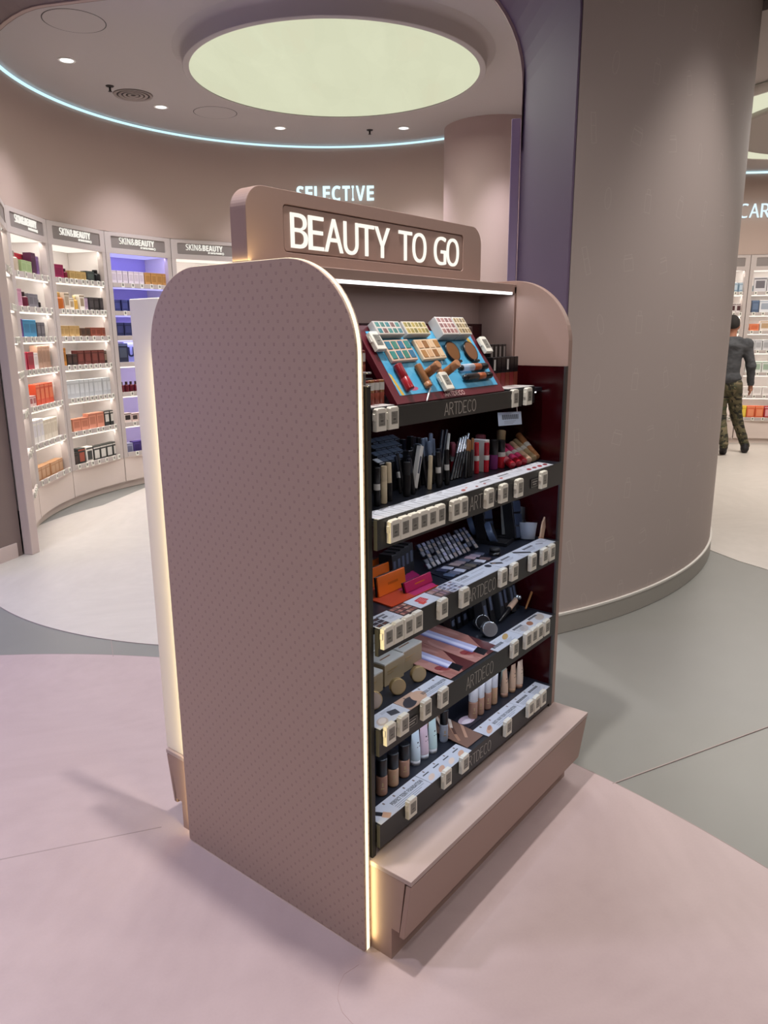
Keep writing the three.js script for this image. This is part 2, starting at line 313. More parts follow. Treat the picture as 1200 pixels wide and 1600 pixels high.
// hall lights: recessed round panels
{
  const proto = thing('hall_downlight', 'x', 'ceiling light', [0, HK, 0]);
  obj('trim_ring', lathe([[0.08, -0.004], [0.1, -0.004], [0.102, 0], [0.078, 0], [0.08, -0.004]], 32), M.white, proto);
  obj('lens', new THREE.CylinderGeometry(0.079, 0.079, 0.003, 28).translate(0, -0.0015, 0), glow(0xffffff, 1.5), proto);
  const list = [[0.16, -0.12, 'right above the kiosk', LUM.key, 1.15], [-1.5, -1.7, 'above the pink floor by the opening', LUM.concourse * 1.85, 1.2, 0xeeeaff], [-1.9, 1.4, 'behind the viewer', LUM.concourse, 1.45], [1.5, 2.3, 'in front of the kiosk shelves', LUM.concourse, 1.48], [3.6, 2.2, 'over the grey floor', LUM.concourse, 1.48], [5.6, 2.6, 'beside the second room', LUM.concourse, 1.2], [-0.4, 3.9, 'far in front of the kiosk', LUM.concourse, 1.2], [-0.5, -3.4, 'beside the brown side of the opening', LUM.concourse * 1.75, 1.2, 0xe6ecff]];
  list.forEach(([x, z, w, p, a, tint], i) => {
    const l = 'round recessed hall downlight ' + w;
    if (i) copyOf(proto, 'hall_downlight', l, [x, HK, z], 0, 'hall downlights'); else { proto.position.set(x, HK, z); tag(proto, l, 'ceiling light', 'hall downlights'); }
    spot(x, HK - 0.02, z, x, 0, z, tint ?? COL.neutral, p, a, 1, i ? 8 : 2.5);
  });
  const w = copyOf(proto, 'hall_downlight', 'round recessed hall downlight grazing the curved wall', [3.15, HK, 0.38], 0, 'hall downlights');
  spot(3.15, HK - 0.02, 0.38, 3.15, 0, 0.37, COL.neutral, LUM.scallop, 0.62, 0.5);
  const s = thing('floor_screen', 'violet glowing advertising screen standing on the floor beyond the opening', 'screen', [-1.1, 0, -4.7], 0.35);
  obj('panel', rb(1.1, 1.6, 0.05, 0, 1.0, 0, 0.01), glow(COL.violet, 0.9), s); obj('foot', [rb(0.6, 0.02, 0.4, 0, 0.01, 0, 0.004), rb(0.08, 0.2, 0.04, 0, 0.11, 0, 0.004)], M.darkMetal, s);
  area(-1.1 + 0.03 * Math.sin(0.35), 1.0, -4.7 + 0.03 * Math.cos(0.35), -1.1 + 3 * Math.sin(0.35), 0.2, -4.7 + 3 * Math.cos(0.35), COL.violet, LUM.violet, 1.05, 1.5);
}
// ---------------------------------------------------------------- wall shelving of the round rooms
const RAILS = [2.11, 1.83, 1.58, 1.31, 1.0, 0.68, 0.36];
const SHELF = ['top', 'second', 'third', 'fourth', 'fifth', 'sixth', 'bottom'];
const tagScreen = canvasTex(64, 80, (c, w, h) => { c.fillStyle = '#8d8b84'; c.fillRect(0, 0, w, h); c.fillStyle = '#5b5952'; for (let i = 0; i < 4; i++) c.fillRect(8, 10 + i * 9, 26 + (i * 17) % 22, 4); c.fillRect(12, 50, 36, 16); c.fillStyle = '#77756e'; c.fillRect(8, 70, 46, 3); });
const TAG = { shell: std(0xe9e7dd, 0.45), screen: std(0xffffff, 0.35, 0, { map: tagScreen }) };
const miniShell = rb(0.038, 0.05, 0.008, 0, 0, 0, 0.003), miniScreen = printed(0.02, 0.026, 0.002, 'front', 0, 0.004, 0.004);
function miniTag(label, group, pos, turn) {
  const t = thing('price_tag', label, 'price tag', pos, turn, group);
  obj('shell', miniShell, TAG.shell, t); obj('screen', miniScreen, TAG.screen, t);
  return t;
}
const colourStd = {};
const paint = (c, r = 0.45, m = 0) => colourStd[c + '_' + r + '_' + m] ||= std(c, r, m);
const signGlow = glow(0xfffaf0, 0.95);
const signParts = {
  skin: text('SKIN&', 'regular', 0.062, 0.006, 0.185), beauty: text('BEAUTY', 'bold', 0.06, 0.008, 0.235),
  small: text('BY SUPER-PHARM', 'bold', 0.019, 0.006, 0.16), ring: new THREE.TorusGeometry(0.01, 0.0035, 6, 16),
};
const COREGEO = {};
function makeUnit(c, r, angle, o) {
  // the unit's frame: +z faces into the room, x to the right seen from the room
  const half = 9.55 * 2.47 / r, ap = r * Math.cos(rad(half)), hw = r * Math.sin(rad(half)) - 0.003;
  const p = [c[0] + ap * Math.cos(rad(angle)), c[1] + ap * Math.sin(rad(angle))];
  const turn = Math.atan2(-Math.cos(rad(angle)), -Math.sin(rad(angle)));
  const t = thing('shelving_unit', o.label, 'shelving unit', [p[0], 0, p[1]], turn, 'shelving units along the curved walls');
  t.userData.frame = undefined;
  const back = o.violet ? std(0x9a94e6, 0.6) : M.unitWhite;
  obj('back_panel', span(-hw, hw, 0.33, 2.6, -0.45, -0.432), o.violet ? std(0xb4aee8, 0.6) : M.unitWhite, t);
  for (const s of [-1, 1]) {
    obj('side_panel', span(Math.min(s * hw, s * (hw - 0.02)), Math.max(s * hw, s * (hw - 0.02)), 0.33, 2.6, -0.43, -0.002), M.unitWhite, t);
    obj('stile', span(Math.min(s * hw, s * (hw - 0.05)), Math.max(s * hw, s * (hw - 0.05)), 0.33, 2.42, -0.06, 0.004, 0.003), M.unitGrey, t);
  }
  obj('top_board', span(-hw + 0.02, hw - 0.02, 2.43, 2.45, -0.43, -0.01), M.unitWhite, t);
  // fascia with a recessed sign plate
  obj('fascia', plate(roundRect(-hw, hw, 2.415, 2.62, [0, 0, 0, 0]), -0.012, 0.006, [roundRect(-0.335, 0.335, 2.468, 2.582, [0.01, 0.01, 0.01, 0.01], 4)], 0.002), M.unitGrey, t);
  const sp = obj('sign_plate', span(-0.34, 0.34, 2.463, 2.587, -0.011, -0.003), M.unitPlate, t);
  if (o.sign === 'skin') {
    obj('lettering', signParts.skin.clone().translate(-0.235, 2.513, -0.002), signGlow, sp);
    obj('lettering', signParts.beauty.clone().translate(-0.042, 2.513, -0.002), signGlow, sp);
    obj('tagline', [signParts.small.clone().translate(0.02, 2.484, -0.002), signParts.ring.clone().translate(0.197, 2.492, 0.002)], signGlow, sp);
  } else if (o.sign) obj('lettering', text(o.sign, 'bold', 0.085, 0.008, 0.2).translate(0.02, 2.49, -0.002), signGlow, sp);
  // curved base with a set-back kick board, following the circle
  const cc = [0, ap];
  obj('base_front', arcWall(cc, r - 0.004, r + 0.02, 0.075, 0.325, -90 - half + 0.12, -90 + half - 0.12, 1.2), M.base, t);
  obj('kick_board', arcWall(cc, r + 0.03, r + 0.045, 0.0, 0.075, -90 - half, -90 + half, 1.2), M.base, t);
  obj('base_board', span(-hw, hw, 0.325, 0.34, -0.43, 0.0), M.base, t);
  const lit = o.violet ? [0xb9b4ff, 0xb9b4ff, 0xb9b4ff, 0xd8d4ff, 0xfff4ea, 0xfff4ea, 0xfff4ea] : Array(7).fill(0xfff6ea);
  const w2 = hw - 0.052;
  RAILS.forEach((y, i) => {
    const s = i === 6 ? null : obj('shelf', span(-w2, w2, y - 0.004, y + 0.014, -0.43, -0.01), M.unitWhite, t);
    obj('rail', span(-w2, w2, y - 0.024, y + 0.022, -0.01, 0.002, 0.003), o.clear ? std(0xe6e2e4, 0.2) : M.unitGrey, t);
    const top = i === 0 ? 2.43 : RAILS[i - 1] - 0.004;
    obj('light_strip', i ? span(-w2, w2, top - 0.034, top - 0.021, -0.034, -0.011) : span(-w2, w2, 2.42, 2.429, -0.4, -0.03), glow(lit[i], i ? 1.3 : 1.0), t);
    const f = [p[0] + Math.sin(turn) * -0.05, p[1] + Math.cos(turn) * -0.05];
    const q = [p[0] + Math.sin(turn) * -0.3, p[1] + Math.cos(turn) * -0.3];
    if (o.lights !== false) area(f[0], top - (i ? 0.036 : 0.014), f[1], q[0], top - 0.6, q[1], lit[i], LUM.shelf * (i ? 1 : 1.3), w2 * 2, 0.03);
  });
  const place = (x, y, z) => [p[0] + Math.cos(turn) * x + Math.sin(turn) * z, y, p[1] - Math.sin(turn) * x + Math.cos(turn) * z];
  return { place, turn, w2, name: o.word, group: o.word };
}
// one product: box (carton with a print panel), bottle (flacon with cap)
const gcache = {};
function carton(w, h, d) { const k = ['c', w, h, d].join('_'); return gcache[k] ||= [rb(w, h, d, 0, h / 2, 0, 0.002), bx(w * 0.72, h * 0.5, 0.0012, 0, h * 0.52, d / 2), bx(w * 0.98, h * 0.08, 0.0012, 0, h * 0.9, d / 2)]; }
function flacon(w, h) { const k = ['f', w, h].join('_'); return gcache[k] ||= [lathe([[0, 0], [w * 0.46, 0], [w * 0.5, 0.004], [w * 0.5, h * 0.62], [w * 0.4, h * 0.7], [w * 0.2, h * 0.72], [0, h * 0.72]], 16), lathe([[0, h * 0.72], [w * 0.26, h * 0.72], [w * 0.26, h * 0.97], [w * 0.22, h], [0, h]], 14)]; }
function product(kind, w, h, colour, accent, pos, turn, label, group, lid) {
  const nm = kind === 'b' ? 'perfume_bottle' : 'product_box';
  const t = thing(nm, label, kind === 'b' ? 'bottle' : 'box', pos, turn, group);
  if (kind === 'b') { const [a, b] = flacon(w, h); obj('flask', a, paint(colour, 0.2), t); obj('cap', b, paint(accent, 0.3), t); }
  else { const [a, b, c] = carton(w, h, Math.min(w, 0.07)); obj('carton', a, paint(colour), t); obj('print', b, paint(accent), t); obj('band', c, paint(lid ?? accent), t); }
  return t;
}
// rows: [count, kind, width, height, colour, accent, wording, depth offset]
function stock(u, shelf, rows, x0 = -u.w2 + 0.03, gap = 0.006) {
  const y = RAILS[shelf] + 0.0145;
  let x = x0;
  for (const [n, kind, w, h, col, acc, words, dz = 0, lid] of rows) {
    for (let i = 0; i < n; i++) {
      const lab = (n > 1 ? `${ORD[i]} of ${NUM[n]} ${words}${n > 1 ? (/(s|x)$/.test(words) ? (words.endsWith('x') ? 'es' : '') : 's') : ''}` : words) + `, ${SHELF[shelf]} shelf, ${u.name}`;
      product(kind, w, h, col, acc, u.place(x + w / 2, shelf === 6 ? 0.3405 : y, -0.075 - dz - rnd() * 0.012), u.turn + (rnd() - 0.5) * 0.06, lab, `${words} on the ${SHELF[shelf]} shelf of the ${u.name}`.slice(0, 90), lid);
      x += w + gap + rnd() * 0.004;
    }
  }
}
function rail(u, shelf, n, x0 = -u.w2 + 0.05, x1 = u.w2 - 0.03) {
  for (let i = 0; i < n; i++) {
    const x = x0 + (x1 - x0) * (i + (i ? (rnd() - 0.5) * 0.35 : 0)) / Math.max(1, n - 1);
    miniTag(`${ORD[i]} small price tag along the ${SHELF[shelf]} shelf edge of the ${u.name}`, `price tags on the ${SHELF[shelf]} shelf edge of the ${u.name}`, u.place(Math.min(x, u.w2 - 0.02), RAILS[shelf] - 0.001, 0.0065), u.turn);
  }
}
const W1 = 'end-post unit', W2 = 'green-box unit', W3 = 'magenta-box unit', W4 = 'violet-lit unit';
const A = makeUnit(O, RF, -149.9, { label: 'white curved-wall shelving unit seen edge-on beside the pale end post', word: W1 });
const B = makeUnit(O, RF, -130.8, { label: 'lit white shelving unit with green and red boxes on its top shelf', word: W2, sign: 'skin' });
const C = makeUnit(O, RF, -111.7, { label: 'lit white shelving unit with magenta and gold boxes on its top shelf', word: W3, sign: 'skin' });
const D = makeUnit(O, RF, -92.6, { label: 'shelving unit with violet back wall and navy boxes', word: W4, sign: 'skin', violet: true });
const E_ = makeUnit(O, RF, -73.5, { label: 'empty-topped lit shelving unit half hidden behind the kiosk header', word: 'unit behind the header', sign: 'skin' });
// the unit by the end post: seen edge-on
stock(A, 1, [[2, 'c', 0.05, 0.19, 0x6c6668, 0x8a8486, 'tall grey carton']], 0.1);
stock(A, 2, [[2, 'c', 0.05, 0.18, 0x4d4647, 0x776f70, 'tall charcoal carton']], 0.12);
stock(A, 3, [[1, 'b', 0.06, 0.15, 0xb9ad9a, 0x4b463f, 'beige flask'], [2, 'c', 0.05, 0.17, 0x8b8378, 0x6d665c, 'tall taupe carton']], 0.08);
stock(A, 4, [[2, 'c', 0.06, 0.16, 0x272324, 0xd8d2cf, 'black and white carton']], 0.1);
stock(A, 5, [[3, 'c', 0.05, 0.14, 0x8a8fa6, 0x6b7086, 'slate blue carton']], 0.08);
stock(A, 6, [[3, 'c', 0.06, 0.1, 0x9aa3a8, 0xc9cfd2, 'pale grey carton']], 0.06);
for (const [i, n] of [[0, 3], [1, 4], [2, 4], [3, 4], [4, 3], [5, 3], [6, 4]]) rail(A, i, n, 0.0);
// the unit with green boxes
stock(B, 0, [[1, 'b', 0.1, 0.17, 0xb6a794, 0x8d8378, 'beige perfume flask'], [1, 'c', 0.04, 0.1, 0x6c7a52, 0x55633f, 'narrow green box'], [2, 'c', 0.11, 0.11, 0x9cae7e, 0x8aa06c, 'green gift box'], [1, 'c', 0.09, 0.19, 0x4b1238, 0x3a0c2b, 'dark plum box'], [1, 'c', 0.03, 0.18, 0xb08cc0, 0x9a76ac, 'thin lilac box'], [1, 'c', 0.045, 0.17, 0x7d5c8c, 0x6b4a7a, 'narrow purple box']], -0.26);
stock(B, 0, [[3, 'c', 0.1, 0.175, 0x9b2030, 0x7d1524, 'red box behind green boxes', 0.085]], -0.14, 0.004);
stock(B, 1, [[1, 'c', 0.17, 0.15, 0xc48fa6, 0xb57f97, 'large pink box'], [1, 'b', 0.1, 0.13, 0x5b1f30, 0x2a1218, 'wine red flask'], [2, 'c', 0.1, 0.12, 0x77737a, 0x615d64, 'grey gift box'], [1, 'b', 0.07, 0.08, 0x1d191c, 0x0f0d0f, 'small black flask']]);
stock(B, 2, [[1, 'c', 0.12, 0.155, 0x5d2e7d, 0x4b2168, 'purple box'], [2, 'c', 0.13, 0.15, 0x3a86ae, 0x2d7298, 'turquoise box'], [2, 'c', 0.08, 0.13, 0x4b494e, 0x6a686c, 'dark grey box']]);
stock(B, 3, [[1, 'c', 0.12, 0.15, 0xc4516c, 0xb03f5c, 'rose box'], [1, 'c', 0.13, 0.15, 0xa01f35, 0x861529, 'crimson box'], [1, 'c', 0.09, 0.14, 0xe2dada, 0xcfc5c4, 'white carton'], [3, 'c', 0.085, 0.2, 0xb08d78, 0x9c7964, 'tan carton']]);
stock(B, 4, [[3, 'c', 0.065, 0.09, 0xdcc0bb, 0xa25a5a, 'small pink box'], [4, 'c', 0.09, 0.18, 0xd2502f, 0xe07a4f, 'orange red carton']]);
stock(B, 4, [[3, 'c', 0.07, 0.17, 0xd98a55, 0xe7b58c, 'amber carton behind pink boxes', 0.1]], -0.3, 0.004);
stock(B, 5, [[4, 'c', 0.07, 0.2, 0xe4e0dc, 0xd3cfd4, 'tall white carton'], [4, 'c', 0.075, 0.18, 0xe0d6c6, 0xcfc3b0, 'tall cream carton']]);
stock(B, 6, [[6, 'c', 0.095, 0.14, 0xb98a63, 0xc9a27f, 'kraft box']], -0.28);
for (const [i, n] of [[0, 5], [1, 6], [2, 7], [3, 8], [4, 8], [5, 6], [6, 5]]) rail(B, i, n);
// the unit with the magenta box
stock(C, 0, [[1, 'c', 0.15, 0.13, 0x8e1f4c, 0x7b1740, 'magenta box'], [1, 'b', 0.06, 0.1, 0x6a1a2a, 0x3a0f18, 'ruby flask'], [3, 'c', 0.075, 0.085, 0xb79a63, 0xa08450, 'gold box'], [1, 'c', 0.12, 0.1, 0x2c3230, 0x45504b, 'black green box'], [1, 'b', 0.1, 0.12, 0x17171a, 0x0c0c0e, 'black flask']]);
stock(C, 1, [[1, 'b', 0.11, 0.16, 0xb4622a, 0xc9a25b, 'amber perfume flask'], [1, 'c', 0.07, 0.16, 0xd2c5b4, 0x9c8c77, 'grey beige box'], [1, 'c', 0.06, 0.11, 0xe0d8cb, 0xa38f74, 'short ivory box'], [1, 'b', 0.06, 0.14, 0xc79d4e, 0xe2cf9a, 'gold flask'], [1, 'c', 0.07, 0.15, 0xe2dcd2, 0x98856c, 'ivory box'], [1, 'c', 0.05, 0.12, 0xb69eb0, 0xa48b9e, 'mauve box'], [3, 'c', 0.075, 0.13, 0x2e2a2b, 0x474243, 'black box']]);
stock(C, 2, [[4, 'c', 0.068, 0.105, 0xbf9f6c, 0xa98956, 'sand gold box'], [2, 'c', 0.068, 0.085, 0x5c4130, 0x3d2a1e, 'brown box'], [3, 'c', 0.078, 0.09, 0x8e4a38, 0x74382a, 'rust box']]);
stock(C, 3, [[1, 'c', 0.06, 0.17, 0xb97a2c, 0x94601f, 'amber carton'], [2, 'c', 0.07, 0.11, 0x2b1d1a, 0x453029, 'dark brown box'], [4, 'c', 0.095, 0.14, 0x5c2a26, 0x7a4038, 'maroon gift box'], [1, 'c', 0.06, 0.13, 0x191414, 0x8b7a6a, 'black carton']]);
stock(C, 4, [[10, 'c', 0.066, 0.17, 0xb9bcc0, 0xcdd0d4, 'silver grey carton']], undefined, 0.002);
stock(C, 5, [[1, 'c', 0.05, 0.12, 0xcdb59a, 0xb59b80, 'narrow beige box'], [2, 'c', 0.11, 0.12, 0xd08a70, 0xb8735a, 'short salmon box'], [2, 'c', 0.115, 0.15, 0xd18c74, 0xb8745c, 'tall salmon box'], [2, 'c', 0.08, 0.15, 0x2b2f2d, 0xd9d5ce, 'black box with white band']]);
stock(C, 6, [[1, 'c', 0.09, 0.15, 0x2a2b2a, 0x4a3a36, 'short black box'], [1, 'c', 0.1, 0.18, 0x333636, 0xa4523f, 'black box with red band'], [1, 'c', 0.1, 0.18, 0xe7e3dc, 0x3a3c3a, 'white box with black band'], [4, 'c', 0.1, 0.17, 0x2c302d, 0xd8d6d0, 'black box with pale band']]);
for (const [i, n] of [[0, 9], [1, 10], [2, 7], [3, 9], [4, 10], [5, 7], [6, 7]]) rail(C, i, n);
// the violet-lit unit
stock(D, 0, [[6, 'c', 0.06, 0.13, 0xe0d6da, 0xc9bcc4, 'white pink box'], [4, 'c', 0.07, 0.13, 0xbf8f54, 0xa87a42, 'caramel box']]);
stock(D, 1, [[8, 'c', 0.078, 0.12, 0x2f3568, 0x424a86, 'navy blue box']]);
stock(D, 2, [[4, 'c', 0.09, 0.14, 0x23294f, 0x3b4274, 'midnight blue box']]);
stock(D, 3, [[1, 'c', 0.12, 0.2, 0x22283c, 0x4c5566, 'tall black blue box']]);
{
  const q = thing('advert_card', 'light violet card with dark letter on the fourth shelf', 'card', D.place(-0.16, RAILS[3] + 0.0145, -0.08), D.turn);
  obj('panel', rb(0.15, 0.21, 0.012, 0, 0.105, 0, 0.002), paint(0x8b8fd8), q); obj('letter', text('U', 'bold', 0.1, 0.002, 0.08).translate(-0.03, 0.06, 0.006), paint(0x1c2450), q);
}
stock(D, 4, [[4, 'b', 0.05, 0.11, 0x5a1422, 0x2c0a12, 'dark cherry flask']]);
stock(D, 5, [[1, 'c', 0.09, 0.1, 0xd8c8c2, 0x2b2426, 'pale box with dark disc'], [2, 'c', 0.08, 0.09, 0xd6bfb8, 0x3c2f30, 'blush box']]);
stock(D, 6, [[1, 'c', 0.08, 0.13, 0x9a9cba, 0x6f728f, 'grey blue box'], [2, 'c', 0.09, 0.14, 0x4b3a86, 0x362868, 'violet box']]);
for (const [i, n] of [[0, 5], [1, 3], [4, 1], [5, 2], [6, 1]]) rail(D, i, n, -0.24, i === 0 ? 0.24 : 0.1);
// lettering on the upper wall
{
  const ang = -37.5, p = toO(RF - 0.03, ang), turn = Math.atan2(-Math.cos(rad(ang)), -Math.sin(rad(ang)));
  const t = thing('wall_sign', 'glowing ice blue wall lettering reading SELECTIVE above the kiosk header', 'sign', [p[0], 3.1, p[1]], turn);
  const face = glow(0xd8f6ff, 1.25), m = std(0x8fb9c4, 0.5);
  let x = -0.455; const ws = { S: 0.082, E: 0.082, L: 0.078, C: 0.1, T: 0.088, I: 0.026, V: 0.106 };
  for (const ch of 'SELECTIVE') { const l = obj('letter', text(ch, 'bold', 0.16, 0.02, ws[ch]).translate(x, 0, 0), face, t); x += ws[ch] + 0.021; }
}
// second round room: two units in view, its lamp and its lettering
const F1 = makeUnit(G, RG, -40.4, { label: 'far white shelving unit next to the walking man', word: 'far unit behind man', sign: 'AC' });
const F2 = makeUnit(G, RG, -24.1, { label: 'far white shelving unit with red and yellow boxes low down', word: 'far red-box unit' });
stock(F1, 0, [[1, 'c', 0.08, 0.08, 0xd9d6d4, 0xbcb8b6, 'white box'], [3, 'c', 0.09, 0.13, 0x7f96a8, 0xb9c6d0, 'steel blue box'], [2, 'c', 0.06, 0.09, 0xa9b4ba, 0x8d999f, 'pale blue box']], 0.02);
stock(F1, 1, [[1, 'b', 0.07, 0.1, 0x3a3032, 0x1c1618, 'dark flask'], [3, 'c', 0.1, 0.13, 0xcfc8c6, 0x4a2c2e, 'ivory box with dark base']], 0.0);
stock(F1, 2, [[3, 'c', 0.09, 0.14, 0xd4ccc8, 0xb0a6a2, 'pale carton']], 0.08);
stock(F1, 6, [[2, 'c', 0.09, 0.06, 0xd2683a, 0xc04a2a, 'low orange box']], -0.15);
stock(F2, 0, [[2, 'c', 0.16, 0.2, 0xc9c7cb, 0x6b666c, 'silver gift box'], [1, 'c', 0.12, 0.2, 0x8a7453, 0x3b3024, 'bronze box']]);
stock(F2, 1, [[1, 'c', 0.09, 0.17, 0x4a5c78, 0x62748f, 'blue carton'], [2, 'c', 0.15, 0.17, 0xd4d6da, 0x9aa3b0, 'white blue carton'], [2, 'c', 0.12, 0.13, 0xb5bcc6, 0x8f98a4, 'grey blue carton']]);
stock(F2, 2, [[1, 'c', 0.12, 0.1, 0xd8805a, 0xc96a44, 'coral box'], [3, 'c', 0.13, 0.14, 0xdcd3cc, 0xb99a78, 'ivory tan box']]);
stock(F2, 3, [[3, 'c', 0.09, 0.15, 0xc6c6c8, 0xa5a5a8, 'light grey carton'], [2, 'c', 0.13, 0.14, 0x343a5a, 0x4b527a, 'indigo box']]);
stock(F2, 4, [[4, 'c', 0.1, 0.16, 0xdadcd8, 0x9fb3a0, 'white green carton']]);
stock(F2, 5, [[3, 'c', 0.12, 0.12, 0xe4dedb, 0xd4ccc8, 'white box']]);
stock(F2, 6, [[1, 'c', 0.07, 0.2, 0xd9b22e, 0xe7cb55, 'yellow box'], [2, 'c', 0.11, 0.2, 0xd9623a, 0xe89068, 'orange box'], [1, 'c', 0.11, 0.2, 0xa51c28, 0xd9a0a4, 'red box'], [1, 'c', 0.1, 0.2, 0xcfc42e, 0xe8e07a, 'lime yellow box'], [2, 'c', 0.12, 0.2, 0xa81e2a, 0xc24a54, 'scarlet box']]);
for (let i = 0; i < 7; i++) { rail(F1, i, 5, 0.0); rail(F2, i, 6); }
{
  const c = [8.02, -0.07];
  const t = thing('ring_lamp', 'large pale ceiling lamp around a grey disc in the far room', 'lamp', [c[0], 3.62, c[1]]);
  obj('diffuser', lathe([[1.33, 0.03], [1.33, 0.0], [1.75, 0.0], [1.75, 0.03]], 64), glow(0xdfe0c4, 0.95), t);
  obj('disc', lathe([[0, -0.05], [1.32, -0.05], [1.34, -0.03], [1.34, 0.03], [0, 0.03]], 64), std(0xa8a29e, 0.7), t);
  obj('rim', lathe([[1.75, -0.004], [1.78, -0.004], [1.79, 0.07], [1.75, 0.07], [1.75, -0.004]], 64), M.white, t);
  area(c[0], 3.55, c[1], c[0], 0, c[1] + 0.001, 0xfff8f0, 9, 2.4, 2.4);
  const s = obj('cove_light', arcWall(G, RG - 0.022, RG - 0.001, HC - 0.034, HC - 0.012, -95, 95), glow(COL.cyan, 1.35)); tag(s, 'icy blue light line under the far room ceiling', 'light strip');
  const ang = -33.0, p = [G[0] + (RG - 0.03) * Math.cos(rad(ang)), G[1] + (RG - 0.03) * Math.sin(rad(ang))], turn = Math.atan2(-Math.cos(rad(ang)), -Math.sin(rad(ang)));
  const w = thing('wall_sign', 'glowing white wall lettering reading CARE in the far room', 'sign', [p[0], 3.1, p[1]], turn);
  let x = -0.2; for (const ch of 'CARE') { const k = { C: 0.12, A: 0.13, R: 0.12, E: 0.1 }[ch]; obj('letter', text(ch, 'regular', 0.18, 0.02, k).translate(x, 0, 0), glow(0xe4f8ff, 1.0), w); x += k + 0.02; }
}
// ---------------------------------------------------------------- the kiosk
const KW = 1.114, KD = 0.75, KH = 1.786, KY = 0.2716;
const K = {
  lam: std(0xa58b80, 0.5), lamTop: std(0xb3a19b, 0.42), lamDark: std(0x7d665c, 0.5),
  pattern: std(0xffffff, 0.55, 0, { map: (() => { const t = canvasTex(256, 272, (c, w, h) => {
    c.fillStyle = 'rgb(185,161,146)'; c.fillRect(0, 0, w, h); c.strokeStyle = 'rgba(146,120,112,0.65)'; c.lineWidth = 13; c.lineJoin = 'round';
    const mark = (x, y, k) => { c.beginPath(); if (k) { c.moveTo(x - 17, y - 24); c.lineTo(x - 17, y + 24); c.lineTo(x + 17, y + 24); c.lineTo(x + 17, y - 24); c.moveTo(x - 6, y - 8); c.lineTo(x + 6, y - 8); } else { c.rect(x - 16, y - 22, 32, 44); c.moveTo(x, y - 4); c.lineTo(x, y + 8); } c.stroke(); };
    mark(64, 68, 1); mark(192, 204, 0);
  }); t.repeat.set(1 / 0.033, 1 / 0.036); return t; })() }),
  steel: std(0x2b2b2c, 0.42, 0.25), steelEdge: std(0x4a4747, 0.4, 0.5), tray: std(0x23262f, 0.35, 0.1),
  wine: std(0x30050a, 0.2), wineMatt: std(0x5a1020, 0.4), edge: glow(0xfff0cc, 1.5), led: glow(0xffffff, 1.9), letter: glow(0xfffaee, 1.05),
};
const kiosk = thing('display_kiosk', 'tall pinkish brown freestanding kiosk with arched side panels and lit header', 'kiosk', [0, 0, 0]);
const sidePts = (e) => roundRect(0 - e, KD + e, 0.004 - (e > 0 ? 0 : -0), KH + e, [0.002, 0.002, 0.215 + e, 0.215 + e], 20).map(([u, v]) => [-u, v]);   // [z, y]
{
  const p = obj('side_panel', alongX(sidePts(0), 0, 0.0245, [], 0.0008), K.pattern, kiosk); p.userData.label = 'side panel printed with small dark marks and edged with light';
  obj('edge_light', alongX(sidePts(0.0015), 0.007, 0.0175, [roundRect(0.004, KD - 0.004, 0.008, KH - 0.004, [0.002, 0.002, 0.211, 0.211], 20).map(([u, v]) => [-u, v])]), K.edge, p);
  area(0.0165, 0.8, 0.005, 1.0165, 0.8, 1.005, COL.warm, LUM.edge, 0.012, 1.54);
  area(0.0165, 0.8, -KD - 0.005, 1.0165, 0.8, -KD - 1.005, COL.warm, LUM.edgeRear, 0.012, 1.54);
  area(0.013, KH + 0.0045, -KD / 2, 0.013, 4, -KD / 2 + 0.001, COL.warm, LUM.edge, 0.015, 0.36);
  const q = obj('side_panel', alongX(sidePts(0), KW - 0.028, KW, [], 0.001), K.lam, kiosk); q.userData.label = 'plain far side panel';
}
// body between the panels
obj('cheek', alongX([[-0.55, KY], [-0.2, KY], [-0.2, 1.765], [-0.55, 1.765]], 0.0265, 0.034), K.lam, kiosk);
obj('cheek', alongX([[-0.55, KY], [-0.2, KY], [-0.2, 1.765], [-0.55, 1.765]], KW - 0.042, KW - 0.029), K.lam, kiosk);
obj('back_panel', span(0.034, KW - 0.042, KY, 1.742, -0.42, -0.34), K.lam, kiosk);
{
  const c = obj('canopy', span(0.0265, KW - 0.029, 1.742, 1.774, -0.55, -0.2, 0.002), K.lam, kiosk);
  obj('light_strip', span(0.05, KW - 0.06, 1.7395, 1.7475, -0.212, -0.1985), K.led, c);
  area(KW / 2, 1.7385, -0.206, KW / 2, 0.5, -0.13, COL.canopy, LUM.canopy, 1.0, 0.013);
  obj('light_strip', span(0.05, KW - 0.06, 1.7395, 1.7475, -0.5515, -0.538), K.led, c);
}
